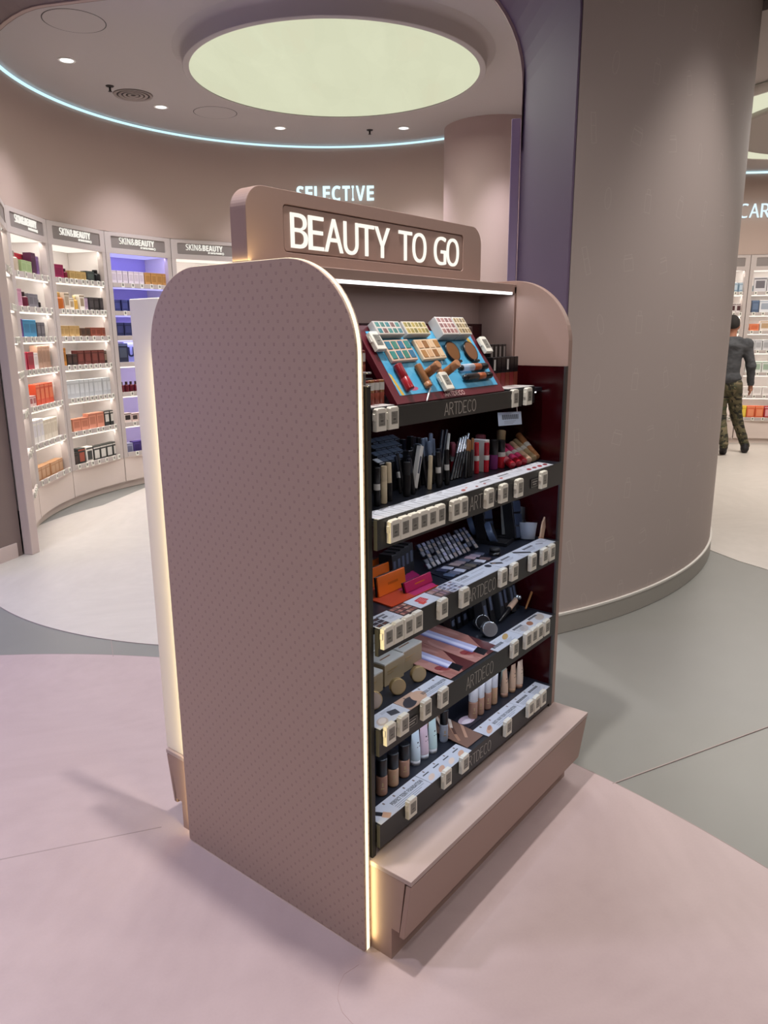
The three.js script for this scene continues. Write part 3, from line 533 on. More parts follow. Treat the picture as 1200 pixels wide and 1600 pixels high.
{   // header
  const s = obj('header', plate(roundRect(0.011, 1.087, 1.7745, 1.966, [0, 0, 0.058, 0.058]), -0.402, -0.352, [], 0.001), K.lam, kiosk);
  const skin = (z0, z1) => plate(roundRect(0.011, 1.087, 1.7745, 1.966, [0, 0, 0.058, 0.058]), z0, z1, [roundRect(0.134, 0.972, 1.8185, 1.9325, [0.012, 0.012, 0.012, 0.012], 5)], 0.0012);
  obj('header_frame', skin(-0.353, -0.345), K.lam, s);
  obj('header_panel', plate(roundRect(0.137, 0.969, 1.8215, 1.9295, [0.01, 0.01, 0.01, 0.01], 5), -0.353, -0.3475, [], 0.001), K.lam, s);
  // BEAUTY TO GO, letter by letter
  const word = 'BEAUTY TO GO', wid = { B: 0.066, E: 0.062, A: 0.08, U: 0.066, T: 0.072, Y: 0.076, O: 0.078, G: 0.074, ' ': 0.03 };
  let x = 0.16; for (const k in wid) wid[k] *= k === ' ' ? 1.2 : 0.92;
  const total = [...word].reduce((a, ch) => a + wid[ch], 0), gap = (0.945 - 0.16 - total) / (word.length - 1);
  for (const ch of word) { if (ch !== ' ') obj('letter', text(ch, 'regular', 0.0835 / 0.98, 0.004, wid[ch]).translate(x, 1.831, -0.348), K.letter, s); x += wid[ch] + gap; }
}
// plinth, the same to both sides
{
  const p = obj('plinth', alongX([[-KD - 0.118, 0.2573], [0.112, 0.2573], [0.094, 0.0975], [-KD - 0.1, 0.0975]], 0.0275, KW - 0.004), K.lam, kiosk);
  obj('top_board', alongX([[-KD - 0.1327, 0.2577], [0.1327, 0.2577], [0.1327, KY], [-KD - 0.1327, KY]], 0.0265, KW, [], 0.001), K.lamTop, p);
  for (const s of [0, 1]) {
    const f = ([z, y]) => s ? [-KD - z, y] : [z, y], d = [[0.1165, 0.2535], [0.1315, 0.2535], [0.1086, 0.084], [0.0936, 0.084]].map(f);
    obj('drawer_front', alongX(d, 0.0275, KW - 0.004, [], 0.001), K.lam, p);
  }
  obj('toe_kick', span(0.028, KW - 0.03, 0, 0.097, -KD - 0.0682, 0.0682), K.lam, p);
}
// ---------------------------------------------------------------- the shelf display set into the kiosk
const TIER = [null, 1.437, 1.188, 0.913, 0.64, 0.365], TBOT = [null, 1.386, 1.114, 0.842, 0.566, 0.297];
const TNAME = [null, 'top tier', 'second tier', 'middle tier', 'fourth tier', 'lowest tier'];
const strokes = {   // thin lettering, unit height
  A: [[[0, 0], [0.27, 1], [0.54, 0]], [[0.1, 0.32], [0.44, 0.32]]], R: [[[0, 0], [0, 1], [0.25, 1], [0.4, 0.95], [0.46, 0.78], [0.4, 0.6], [0.25, 0.53], [0, 0.53]], [[0.24, 0.53], [0.5, 0]]],
  T: [[[0, 1], [0.52, 1]], [[0.26, 1], [0.26, 0]]], D: [[[0, 0], [0, 1], [0.22, 1], [0.42, 0.88], [0.52, 0.66], [0.52, 0.34], [0.42, 0.12], [0.22, 0], [0, 0]]],
  E: [[[0.44, 1], [0, 1], [0, 0], [0.44, 0]], [[0, 0.5], [0.34, 0.5]]], C: [[[0.52, 0.88], [0.4, 0.98], [0.26, 1], [0.1, 0.86], [0.02, 0.62], [0.02, 0.38], [0.1, 0.14], [0.26, 0], [0.4, 0.02], [0.52, 0.12]]],
  O: [Array.from({ length: 21 }, (_, i) => [0.29 + 0.28 * Math.cos(i * Math.PI / 10), 0.5 + 0.5 * Math.sin(i * Math.PI / 10)])],
};
function thinText(c, str, x, y, h, w, lw) {   // y downwards on the canvas, foot at y
  const adv = { A: 0.68, R: 0.64, T: 0.64, D: 0.68, E: 0.58, C: 0.68, O: 0.6 }, tot = [...str].reduce((a, k) => a + adv[k], 0), kx = w / tot / h;
  c.lineWidth = lw; c.lineJoin = c.lineCap = 'round';
  for (const ch of str) { for (const l of strokes[ch]) { c.beginPath(); l.forEach(([a, b], i) => c[i ? 'lineTo' : 'moveTo'](x + a * h * kx, y - b * h)); c.stroke(); } x += adv[ch] * h * kx; }
}
const fasciaTex = (base, ink, w, h, tx, tw, th) => canvasTex(2048, Math.round(2048 * h / w), (c, W, H) => { c.fillStyle = base; c.fillRect(0, 0, W, H); c.strokeStyle = ink; const s = W / w; thinText(c, 'ARTDECO', tx * s, H / 2 + th * s / 2, th * s, tw * s, 0.0026 * s); });
const fasciaMat = std(0xffffff, 0.4, 0.1, { map: fasciaTex('#2f2f30', '#a8a49c', 1.01, 0.08, 0.415, 0.157, 0.042) });
const fasciaTop = std(0xffffff, 0.4, 0.1, { map: fasciaTex('#3b3a38', '#b4afa6', 0.72, 0.052, 0.275, 0.165, 0.033) });
const disp = thing('shelf_display', 'black and wine red five tier cosmetics shelf display set into the kiosk', 'display shelf', [0, 0, 0]);
obj('side_panel', span(0.036, 0.05, KY + 0.0005, 1.5, -0.325, 0.0), K.steel, disp);
{
  const r = obj('side_panel', span(1.07, 1.0848, KY + 0.0005, 1.505, -0.325, -0.004), K.wine, disp); r.userData.label = 'glossy wine red side panel';
  obj('front_edge', span(1.066, 1.0853, KY + 0.0005, 1.5055, -0.004, 0.002), K.steelEdge, disp);
}
obj('back_panel', span(0.05, 1.07, KY + 0.0005, 1.645, -0.335, -0.325), K.wine, disp).userData.label = 'glossy wine red back panel';
for (let i = 1; i <= 5; i++) {
  const z1 = i === 1 ? -0.08 : 0.0, S = TIER[i], x0 = 0.0515, x1 = 1.0655;
  const t = obj('tray', span(x0, x1, S - 0.014, S - 0.002, -0.324, z1), K.tray, disp);
  const h = S - TBOT[i];
  if (i > 1) { obj('fascia', printed(x1 - x0 - 0.004, h, 0.011, 'front', (x0 + x1) / 2, S - h / 2, z1 + 0.0065), fasciaMat, t); }
  else obj('fascia', printed(0.72, 0.052, 0.011, 'front', 0.54, S - 0.026, z1 + 0.0065), fasciaTop, t);
  if (i < 5) {
    obj('light_strip', span(x0 + 0.03, x1 - 0.03, S - 0.0195, S - 0.0145, z1 - 0.02, z1 - 0.006), K.led, t);
    area((x0 + x1) / 2, S - 0.021, z1 - 0.013, (x0 + x1) / 2, S - 1, z1 - 0.16 + (i === 1 ? 0.1 : 0), COL.cool, i === 1 ? LUM.tray1 : LUM.tray, 0.92, 0.012);
  }
}
// small framed caption plates on the fascias
for (const [x, y, w] of [[0.852, 1.15, 'beside the last tag on the second tier'], [0.192, 0.603, 'between two tags on the fourth tier']]) {
  const t = thing('caption_plate', 'small black framed caption plate ' + w, 'plate', [x, y, 0.0125]);
  obj('plate', printed(0.05, 0.028, 0.002, 'front', 0, 0, 0.001), std(0xffffff, 0.5, 0, { map: canvasTex(128, 72, (c, w2, h2) => { c.fillStyle = '#262627'; c.fillRect(0, 0, w2, h2); c.strokeStyle = '#8f8c86'; c.lineWidth = 4; c.strokeRect(6, 6, w2 - 12, h2 - 12); c.fillStyle = '#a9a69e'; c.fillRect(22, 22, 84, 8); c.fillRect(34, 42, 60, 8); }) }), t);
}
// ---------------------------------------------------------------- price tags clipped to the tiers
const bigScreen = canvasTex(128, 192, (c, w, h) => { c.fillStyle = '#86847c'; c.fillRect(0, 0, w, h); c.fillStyle = '#5c5a53'; for (let i = 0; i < 5; i++) c.fillRect(14, 18 + i * 14, 40 + (i * 31) % 48, 6); c.font = 'bold 44px sans-serif'; c.fillStyle = '#55534d'; c.fillRect(30, 104, 60, 30); c.fillRect(14, 160, 96, 6); c.fillRect(14, 172, 70, 6); });
const K2 = { shell: std(0xe6e3d6, 0.42), screen: std(0xffffff, 0.3, 0, { map: bigScreen }) };
const shellPts = [[-0.0195, -0.028], [0.0195, -0.028], [0.0195, 0.0235], [0.014, 0.028], [-0.012, 0.028], [-0.015, 0.025], [-0.0195, 0.025]];
const shellG = plate(shellPts, 0, 0.014, [], 0.002), clipG = rb(0.004, 0.018, 0.008, -0.0205, 0.006, 0.006, 0.0015), screenG = printed(0.024, 0.031, 0.0016, 'front', 0.001, 0.001, 0.0143);
function priceTag(pos, label, tilt = 0) {
  const t = thing('price_tag', label, 'price tag', pos, 0, 'price tags of the kiosk');
  t.rotation.x = tilt;
  obj('shell', shellG, K2.shell, t); obj('clip', clipG, K2.shell, t); obj('screen', screenG, K2.screen, t);
}
const tagRow = (tier, y, xs, words) => xs.forEach((x, i) => priceTag([x + 0.008, y, 0.0125], words ? words(i) : `white electronic price tag, ${ORD[i]} from the patterned panel on the ${TNAME[tier]} edge`));
tagRow(2, 1.1545, [0.099, 0.139, 0.178, 0.217, 0.256, 0.296, 0.369, 0.408, 0.549, 0.631, 0.727, 0.89]);
tagRow(3, 0.8895, [0.071, 0.112, 0.154, 0.196, 0.315, 0.425, 0.644, 0.714, 0.838, 0.921, 0.975]);
tagRow(4, 0.622, [0.079, 0.136, 0.24, 0.324, 0.736, 0.825, 0.868, 0.911, 0.962]);
tagRow(5, 0.354, [0.173, 0.347, 0.443, 0.709, 0.866, 0.913, 0.961]);
// ---------------------------------------------------------------- printed info cards along the tier edges
const cardTex = (draw, w, h) => canvasTex(256, Math.round(256 * h / w), (c, W, H) => { c.fillStyle = '#c6cbd5'; c.fillRect(0, 0, W, H); draw(c, W, H); });
function card(tier, x0, x1, label, draw, name = 'info_card') {
  const w = x1 - x0 - 0.002, h = 0.058, t = thing(name, label, 'card', [(x0 + x1) / 2, TIER[tier] + (tier > 3 ? 0.0002 : 0.001), -0.0165], 0);
  t.rotation.x = tier > 3 ? 0.01 : 0.04;
  obj('sheet', printed(w, 0.0015, h, 'top', 0, 0.0008 + (tier > 3 ? 0.0007 : 0.0012), 0), std(0xffffff, 0.4, 0, { map: cardTex(draw, w, h) }), t);
}
const bar = (c, x, y, w, h, col = '#3a3d44') => { c.fillStyle = col; c.fillRect(x, y, w, h); };
const headline = (c, s, x, y, w, px = 22) => { c.fillStyle = '#24262c'; c.font = `bold ${px}px sans-serif`; const m = c.measureText(s).width; c.save(); c.translate(x, y); c.scale(w / m, 1.25); c.fillText(s, 0, 0); c.restore(); };
const blk = (c, x, y, w, px = 20) => { bar(c, x, y - px * 0.9, w, px * 0.85, '#33363e'); for (let i = 1; i < 7; i++) bar(c, x + w * i / 7 + (i % 2), y - px, w * 0.03, px, '#dfe3ea'); };
const fine = (c, x, y, w, n = 3) => { for (let i = 0; i < n; i++) bar(c, x, y + i * 7, w * (1 - 0.13 * (i % 3)), 2, '#7a7f8a'); };
const dots = (c, W, n, y = 10) => { for (let i = 0; i < n; i++) { bar(c, W * (i + 0.5) / n, y, 6, 9, '#6d5f58'); } };
const smear = (c, x, y, rx, ry, col) => { c.fillStyle = col; c.beginPath(); c.ellipse(x, y, rx, ry, -0.4, 0, 7); c.fill(); };
card(5, 0.057, 0.289, 'white PERFECT TEINT FOUNDATION card with bottle picture, lowest tier', (c, W, H) => { dots(c, W, 5, 6); headline(c, 'PERFECT TEINT FOUNDATION', 92, 38, 158, 17); fine(c, 92, 44, 150, 3); c.save(); c.translate(40, 40); c.rotate(-0.5); bar(c, -14, -2, 26, 26, '#c79f84'); bar(c, -10, -24, 18, 22, '#1d1d22'); c.restore(); });
card(5, 0.289, 0.507, 'white card with three cream swatches beside the PERFECT TEINT card', (c, W, H) => { dots(c, W, 4, 5); for (let i = 0; i < 4; i++) { smear(c, 30 + i * 62, 48, 22, 10, ['#d9c2b2', '#c99f86', '#e2cfc0', '#cfa58a'][i]); bar(c, 14 + i * 62, 20, 34, 5); } });
card(5, 0.607, 0.842, 'white MUST HAVE TEINT FOUNDATION card before the pale capped bottles', (c, W, H) => { dots(c, W, 4, 5); headline(c, 'MUST HAVE TEINT FOUNDATION', 84, 40, 165, 16); fine(c, 84, 46, 140, 2); smear(c, 40, 44, 26, 10, '#c9a38b'); smear(c, 52, 36, 18, 7, '#a97e68'); });
card(5, 0.842, 1.041, 'white card with two headline blocks before the beige tubes', (c, W, H) => { dots(c, W, 3, 5); blk(c, 20, 38, 90, 16); fine(c, 20, 46, 84, 3); blk(c, 140, 34, 80, 15); fine(c, 140, 40, 90, 4); });
card(4, 0.057, 0.187, 'white card with compact picture at the near end of the fourth tier', (c, W, H) => { smear(c, 70, 74, 44, 30, '#c8b9ac'); smear(c, 74, 70, 32, 20, '#e3d8ce'); c.save(); c.translate(180, 60); c.rotate(0.3); bar(c, -30, -24, 60, 48, '#43454d'); c.restore(); fine(c, 120, 14, 110, 3); });
card(4, 0.187, 0.398, 'white MINERAL POWDER FOUNDATION card with beige powder smear', (c, W, H) => { bar(c, 0, 0, 100, H, '#b99a86'); smear(c, 38, 40, 40, 22, '#3b3940'); smear(c, 92, 36, 36, 28, '#c6a48c'); dots(c, W, 3, 6); headline(c, 'MINERAL POWDER FOUNDATION', 108, 46, 142, 17); fine(c, 108, 52, 120, 2); });
card(4, 0.65, 0.82, 'white card with gold brush stroke beside the flushed face print', (c, W, H) => { blk(c, 20, 60, 90, 22); fine(c, 120, 50, 80, 4); smear(c, 180, 26, 40, 14, '#b99a63'); fine(c, 40, 14, 60, 2); });
card(4, 0.82, 1.035, 'pale marbled card with copper swatches at the far end of the fourth tier', (c, W, H) => { bar(c, 0, 0, W, H, '#cdd0d6'); smear(c, 60, 40, 34, 18, '#b9b3b0'); smear(c, 120, 34, 22, 14, '#a5745a'); smear(c, 210, 32, 36, 20, '#bdb2a8'); blk(c, 14, 22, 70, 14); blk(c, 150, 18, 70, 14); fine(c, 14, 28, 60, 3); });
card(3, 0.057, 0.161, 'white card with six dark palette squares', (c, W, H) => { blk(c, 120, 40, 76, 24); blk(c, 140, 70, 50, 24); fine(c, 160, 82, 70, 4); for (let i = 0; i < 3; i++) for (let j = 0; j < 2; j++) { bar(c, 12 + j * 56, 28 + i * 38, 50, 32, '#26252b'); bar(c, 20 + j * 56, 38 + i * 38, 30, 10, ['#6a4a48', '#4a4250', '#7a4a3e'][i]); } });
card(3, 0.161, 0.231, 'card with rows of rosy brown swatches next to the six-square card', (c, W, H) => { bar(c, 0, 0, W, H, '#3d3538'); for (let i = 0; i < 3; i++) for (let j = 0; j < 5; j++) bar(c, 14 + j * 48, 14 + i * 66, 40, 46, ['#a5705e', '#8d5a52', '#b98474', '#7c4a48', '#c39a88'][(i + j) % 5]); });
card(3, 0.231, 0.331, 'white card with a red square print in front of the orange tray', (c, W, H) => { c.save(); c.translate(120, 70); c.rotate(-0.12); bar(c, -42, -36, 92, 70, '#c22f3c'); bar(c, -60, 6, 60, 44, '#d2483f'); for (let i = 0; i < 4; i++) bar(c, -24, -22 + i * 14, 60, 4, '#e9b0ae'); c.restore(); });
card(3, 0.331, 0.387, 'card with mauve brown colour bars before the magenta tray', (c, W, H) => { bar(c, 0, 0, W, H, '#4a4044'); for (let j = 0; j < 6; j++) { bar(c, 12 + j * 40, 20, 32, 90, ['#c5a7a0', '#b28d84', '#97716a', '#a98a98', '#846a78', '#c9b4ac'][j]); bar(c, 12 + j * 40, 140, 32, 100, ['#8a6a62', '#b7948a', '#755850', '#9a8290', '#6d5866', '#b09890'][j]); } });
card(3, 0.387, 0.454, 'card with grey blue shadow squares beside the EYESHADOW card', (c, W, H) => { for (let i = 0; i < 4; i++) for (let j = 0; j < 5; j++) bar(c, 10 + j * 49, 12 + i * 54, 42, 40, ['#5a5f75', '#8a8fa5', '#3f4254', '#b7b9c6', '#7a6a72'][(i * 2 + j) % 5]); });
card(3, 0.454, 0.662, 'long white EYESHADOW card in front of the shadow testers', (c, W, H) => { headline(c, 'EYESHADOW', 16, 30, 74, 18); fine(c, 16, 40, 160, 2); fine(c, 120, 18, 90, 1); smear(c, 238, 20, 16, 14, '#30323c'); });
card(3, 0.662, 0.813, 'white card with dark compact pictures, far half of the middle tier', (c, W, H) => { c.save(); c.translate(40, 40); c.rotate(0.7); bar(c, -36, -16, 72, 26, '#3d3a3e'); bar(c, -24, -8, 20, 12, '#a38a72'); c.restore(); blk(c, 100, 42, 90, 18); fine(c, 100, 52, 100, 3); });
card(3, 0.813, 1.03, 'white card with black brush picture at the far end of the middle tier', (c, W, H) => { c.save(); c.translate(28, 34); c.rotate(0.75); bar(c, -34, -8, 74, 16, '#2c2a2d'); c.restore(); blk(c, 64, 30, 74, 15); fine(c, 64, 36, 66, 3); c.save(); c.translate(180, 34); c.rotate(0.6); bar(c, -16, -3, 32, 6, '#26262a'); c.restore(); fine(c, 196, 12, 50, 4); });
{
  const edges = [0.057, 0.09, 0.127, 0.165, 0.206, 0.25, 0.3, 0.365, 0.425];
  for (let i = 0; i + 1 < edges.length; i++) card(2, edges[i], edges[i + 1], `white liner card with ${i ? 'a dark stroke' : 'a red stroke'}, ${ORD[i]} from the patterned panel, second tier`, (c, W, H) => { bar(c, 30, 30, 110, 22, '#6d707a'); bar(c, 30, 70, 60, 14, '#8d919c'); c.strokeStyle = i ? '#1e1e24' : '#a02a34'; c.lineWidth = 10; c.beginPath(); c.moveTo(70, 120); c.lineTo(190, H - 30); c.stroke(); bar(c, W - 6, 0, 6, H, '#9a9da6'); bar(c, 150, 80, 70, 8, '#a9adb8'); });
}
card(2, 0.425, 0.56, 'white card with pink strokes on the second tier, before the pencils', (c, W, H) => { smear(c, 60, 80, 26, 12, '#a5615e'); smear(c, 120, 60, 20, 6, '#b88a88'); smear(c, 190, 84, 14, 8, '#7c4a4e'); fine(c, 30, 20, 180, 3); });
card(2, 0.56, 0.658, 'white card with one dark title and a plum smear, second tier', (c, W, H) => { dots(c, W, 2, 8); blk(c, 40, 70, 150, 24); fine(c, 40, 84, 150, 4); smear(c, 30, 110, 22, 10, '#8a4a4e'); });
card(2, 0.658, 0.766, 'white card with a title over fine print before the glosses', (c, W, H) => { dots(c, W, 3, 8); blk(c, 60, 62, 150, 24); fine(c, 60, 76, 150, 4); smear(c, 30, 96, 26, 12, '#b06a6a'); });
card(2, 0.766, 0.985, 'white card with four red lip prints at the far end of the second tier', (c, W, H) => { dots(c, W, 5, 5); for (let i = 0; i < 4; i++) { smear(c, 100 + i * 44, 44, 18, 9, ['#8f2f38', '#93434a', '#a03a40', '#7d2a34'][i]); } fine(c, 20, 22, 60, 3); });
// ---------------------------------------------------------------- goods on the kiosk's tiers
const P = {
  black: std(0x141315, 0.3), blackMatt: std(0x1c1b1d, 0.6), rimBlue: std(0x4a566e, 0.35), navy: std(0x181c28, 0.32), steelBlue: std(0x7d8ba2, 0.3, 0.35), cream: std(0xcbbb9c, 0.45), white: std(0xe9ecf0, 0.35), silver: std(0xc9ccd0, 0.22, 0.85),
  teint1: std(0xb48a72, 0.25), teint2: std(0xc29a78, 0.25), teint3: std(0xa67d68, 0.25), beige: std(0xc9a78c, 0.4), paleBlue: std(0xcfdfe6, 0.35), palePink: std(0xdcc3cd, 0.35), mint: std(0xc6dfdc, 0.35),
  gold: std(0xb59a6a, 0.35, 0.5), sand: std(0xa8926f, 0.5), sandTop: std(0xd2ccbf, 0.5), orange: std(0xd9641a, 0.4), orangeTray: std(0xb7401f, 0.45), magenta: std(0xa81f5e, 0.45), red: std(0x9c1524, 0.3), redGloss: std(0xb3212f, 0.2), pink: std(0xc9406f, 0.3), plum: std(0x6b2a5e, 0.25), rose: std(0xb6606c, 0.3), brown: std(0x8a5a30, 0.4), brownTop: std(0xa8734a, 0.4), bronze: std(0x7d5228, 0.5), rust: std(0x7a3a2c, 0.35), copper: std(0xb5663e, 0.3, 0.3),
  frost: new THREE.MeshPhysicalMaterial({ color: 0xdfe4ee, roughness: 0.55, transmission: 0.7, thickness: 0 }), clear: new THREE.MeshPhysicalMaterial({ color: 0xffffff, roughness: 0.03, transmission: 1, thickness: 0 }),
  acrylic: new THREE.MeshPhysicalMaterial({ color: 0xffffff, roughness: 0.05, transmission: 1, thickness: 0 }), label: std(0xc6c4bf, 0.5),
};
const TY = (i) => TIER[i] - 0.0018;
function lean(t, rx = 0, rz = 0) { t.rotation.x = rx; t.rotation.z = rz; return t; }
// --- lowest tier: foundations, tubes, tester
function foundation(label, group, pos, glass, cap, h = 0.118, r = 0.0165) {
  const t = thing('foundation_bottle', label, 'bottle', pos, 0, group), b = h * 0.55;
  obj('flask', lathe([[0, 0], [r * 0.86, 0], [r, 0.006], [r, b - 0.006], [r * 0.93, b], [0, b]], 28), glass, t);
  obj('cap', lathe([[0, b], [r * 0.99, b], [r * 0.99, h - 0.005], [r * 0.93, h], [0, h]], 28), cap, t);
  obj('print', [bx(r * 0.25, b * 0.18, 0.0008, 0, b * 0.6, r), bx(r * 0.6, b * 0.05, 0.0008, 0, b * 0.4, r)], P.gold, t).rotation.y = -0.7;
}
[[0.168, -0.073, P.teint3, 'darkest', 0.115], [0.221, -0.074, P.teint2, 'golden', 0.106], [0.276, -0.076, P.teint1, 'rosy beige', 0.106]].forEach(([x, z, m, w, h], i) => foundation(`foundation bottle with black cap and ${w} glass, ${ORD[i]} from the patterned panel`, 'black capped foundation bottles', [x, TY(5), z], m, P.black, h));
[[0.682, -0.092, P.teint3], [0.721, -0.09, P.teint1], [0.768, -0.09, P.teint3], [0.812, -0.091, P.teint2]].forEach(([x, z, m], i) => foundation(`white capped foundation bottle, ${ORD[i]} of the row of four on the lowest tier`, 'white capped foundation bottles', [x, TY(5), z], m, P.white, 0.118, 0.0155));
function tube(name, label, group, pos, body, cap, h, r, flatCap = 0.016, turn = 0) {
  const t = thing(name, label, 'tube', pos, turn, group);
  const n = 24, rings = 10, p = [], idx = [];
  for (let j = 0; j <= rings; j++) { const v = j / rings, w = r * (1 + 0.12 * v), d = r * (1 - 0.94 * v * v); for (let i = 0; i < n; i++) { const a = 2 * Math.PI * i / n; p.push(w * Math.cos(a), flatCap + (h - flatCap) * v, d * Math.sin(a)); } }
  for (let j = 0; j < rings; j++) for (let i = 0; i < n; i++) { const a = j * n + i, b = j * n + (i + 1) % n; idx.push(a, a + n, b, b, a + n, b + n); }
  const g = new THREE.BufferGeometry(); g.setAttribute('position', new THREE.Float32BufferAttribute(p, 3)); g.setIndex(idx); g.computeVertexNormals(); g.setAttribute('uv', new THREE.Float32BufferAttribute(new Float32Array(p.length / 3 * 2), 2));
  obj('body', g, body, t); obj('cap', lathe([[0, 0], [r * 0.95, 0], [r * 0.98, flatCap], [0, flatCap]], 24), cap, t);
  obj('mark', [bx(0.005, 0.008, 0.0008, 0, h * 0.66, r * 0.63), bx(0.012, 0.0025, 0.0008, 0, h * 0.56, r * 0.74)], P.blackMatt, t);
  return t;
}
tube('primer_tube', 'pale blue primer tube, nearest the black capped bottles', 'primer tubes', [0.348, TY(5), -0.088], P.paleBlue, P.white, 0.106, 0.0165);
tube('primer_tube', 'pale pink primer tube between the blue and the mint tube', 'primer tubes', [0.391, TY(5), -0.088], P.palePink, P.white, 0.106, 0.0165);
tube('primer_tube', 'mint white primer tube beside the black tester bottle', 'primer tubes', [0.432, TY(5), -0.085], P.mint, P.white, 0.107, 0.0165);
tube('concealer_tube', 'slim beige tube with rounded shoulder nearest the white caps', 'beige tubes', [0.882, TY(5), -0.086], P.beige, P.teint1, 0.1, 0.014);
tube('concealer_tube', 'middle beige tube of three on the lowest tier', 'beige tubes', [0.929, TY(5), -0.082], P.beige, P.teint2, 0.102, 0.014).rotation.z = -0.08;
tube('concealer_tube', 'pale beige tube nearest the wine red side panel', 'beige tubes', [0.974, TY(5), -0.08], std(0xd8bfa8, 0.4), P.teint1, 0.1, 0.016).rotation.z = -0.1;
tube('concealer_tube', 'small pale green tube behind the beige tubes', 'beige tubes', [0.936, TY(5), -0.12], std(0xb9c2b4, 0.4), P.white, 0.105, 0.013);
foundation('black tester bottle with white label beside the mint tube', 'testers', [0.506, TY(5), -0.091], P.frost, P.black, 0.11, 0.0135);
{ const t = thing('tester_bottle', 'black slim bottle standing behind the beige tubes', 'bottle', [0.868, TY(5), -0.118]); obj('flask', lathe([[0, 0], [0.011, 0], [0.012, 0.004], [0.012, 0.07], [0, 0.072]], 16), P.black, t); obj('cap', lathe([[0, 0.072], [0.009, 0.072], [0.009, 0.105], [0, 0.105]], 16), P.blackMatt, t); }
// printed slopes (flat graphics)
const skinTex = (seedN) => canvasTex(512, 512, (c, w, h) => {
  const k = (i) => ((Math.sin(seedN * 91.7 + i * 37.3) + 1) / 2);
  c.fillStyle = '#a8756a'; c.fillRect(0, 0, w, h); c.fillStyle = '#5a2c2c'; c.beginPath(); c.moveTo(w, 0); c.lineTo(w, h * 0.6); c.lineTo(w * 0.5, h); c.lineTo(w, h); c.fill();
  for (let i = 0; i < 14; i++) { c.fillStyle = ['rgba(214,172,160,.35)', 'rgba(140,84,76,.3)', 'rgba(226,190,176,.35)', 'rgba(120,58,54,.22)'][i % 4]; c.beginPath(); c.ellipse(k(i) * w, k(i + 9) * h, 60 + 120 * k(i + 3), 30 + 70 * k(i + 5), k(i + 2) * 3, 0, 7); c.fill(); }
  c.strokeStyle = '#2c1d1e'; c.lineWidth = 9; c.lineCap = 'round'; c.beginPath(); c.moveTo(150, 120); c.quadraticCurveTo(200, 150, 270, 128); c.stroke();
  c.lineWidth = 3; for (let i = 0; i < 9; i++) { c.beginPath(); c.moveTo(160 + i * 12, 132 + 6 * Math.sin(i / 3)); c.lineTo(152 + i * 13, 156); c.stroke(); }
  c.fillStyle = '#8a3f40'; c.beginPath(); c.ellipse(150, 420, 90, 30, 0.2, 0, 7); c.fill(); c.fillStyle = '#6e2b2e'; c.fillRect(80, 416, 140, 5);
});
const slopeTube = (c) => { c.save(); c.translate(250, 280); c.rotate(-0.1); c.fillStyle = '#6e70a0'; c.fillRect(-92, -270, 40, 420); c.fillStyle = '#b9b9da'; c.fillRect(-64, -270, 140, 420); c.fillStyle = '#dcdcf0'; c.fillRect(-40, -270, 50, 420); c.fillStyle = '#141318'; c.fillRect(-66, 150, 140, 66); c.restore(); };
function slope(name, label, x0, x1, y0, z0, y1, z1, tex) {
  const L = Math.hypot(y1 - y0, z0 - z1), t = thing(name, label, 'print', [(x0 + x1) / 2, y0, z0]);
  t.rotation.x = Math.atan2(y1 - y0, z0 - z1);
  obj('sheet', printed(x1 - x0, 0.0016, L, 'top', 0, 0.0012, -L / 2), std(0xffffff, 0.35, 0, { map: tex }), t);
  return t;
}
{
  const face = (n) => { const t = skinTex(n), c = t.image.getContext('2d'); slopeTube(c); return t; };
  slope('face_print', 'sloped print of a face with a lilac tube, nearer half of the fourth tier', 0.405, 0.54, 0.6395, -0.003, 0.66, -0.3, face(1));
  slope('face_print', 'sloped print of a flushed face with a tube, farther half of the fourth tier', 0.542, 0.69, 0.6395, -0.003, 0.66, -0.3, face(4));
  slope('swatch_print', 'sloped brown print of pencils and swatches in the middle of the lowest tier', 0.511, 0.604, 0.3645, -0.006, 0.385, -0.2, canvasTex(256, 512, (c, w, h) => { c.fillStyle = '#7d5f50'; c.fillRect(0, 0, w, h); for (let i = 0; i < 7; i++) { c.save(); c.translate(40 + i * 34, 120 + (i * 97) % 260); c.rotate(0.5 + i * 0.06); c.fillStyle = ['#c7a489', '#3a2c28', '#a77f66', '#d6bda6', '#5c4238', '#b79078', '#e2d0be'][i]; c.fillRect(-14, -130, 26, 250); c.restore(); } }));
  slope('swatch_print', 'pink white splash print under the white capped bottles', 0.612, 0.7, 0.3645, -0.066, 0.368, -0.13, canvasTex(256, 256, (c, w, h) => { c.fillStyle = '#2c2c35'; c.fillRect(0, 0, w, h); c.fillStyle = '#cdb9c6'; c.beginPath(); c.ellipse(120, 130, 110, 80, 0.3, 0, 7); c.fill(); c.fillStyle = '#e4d8de'; c.beginPath(); c.ellipse(90, 150, 60, 40, 0.2, 0, 7); c.fill(); }));
}
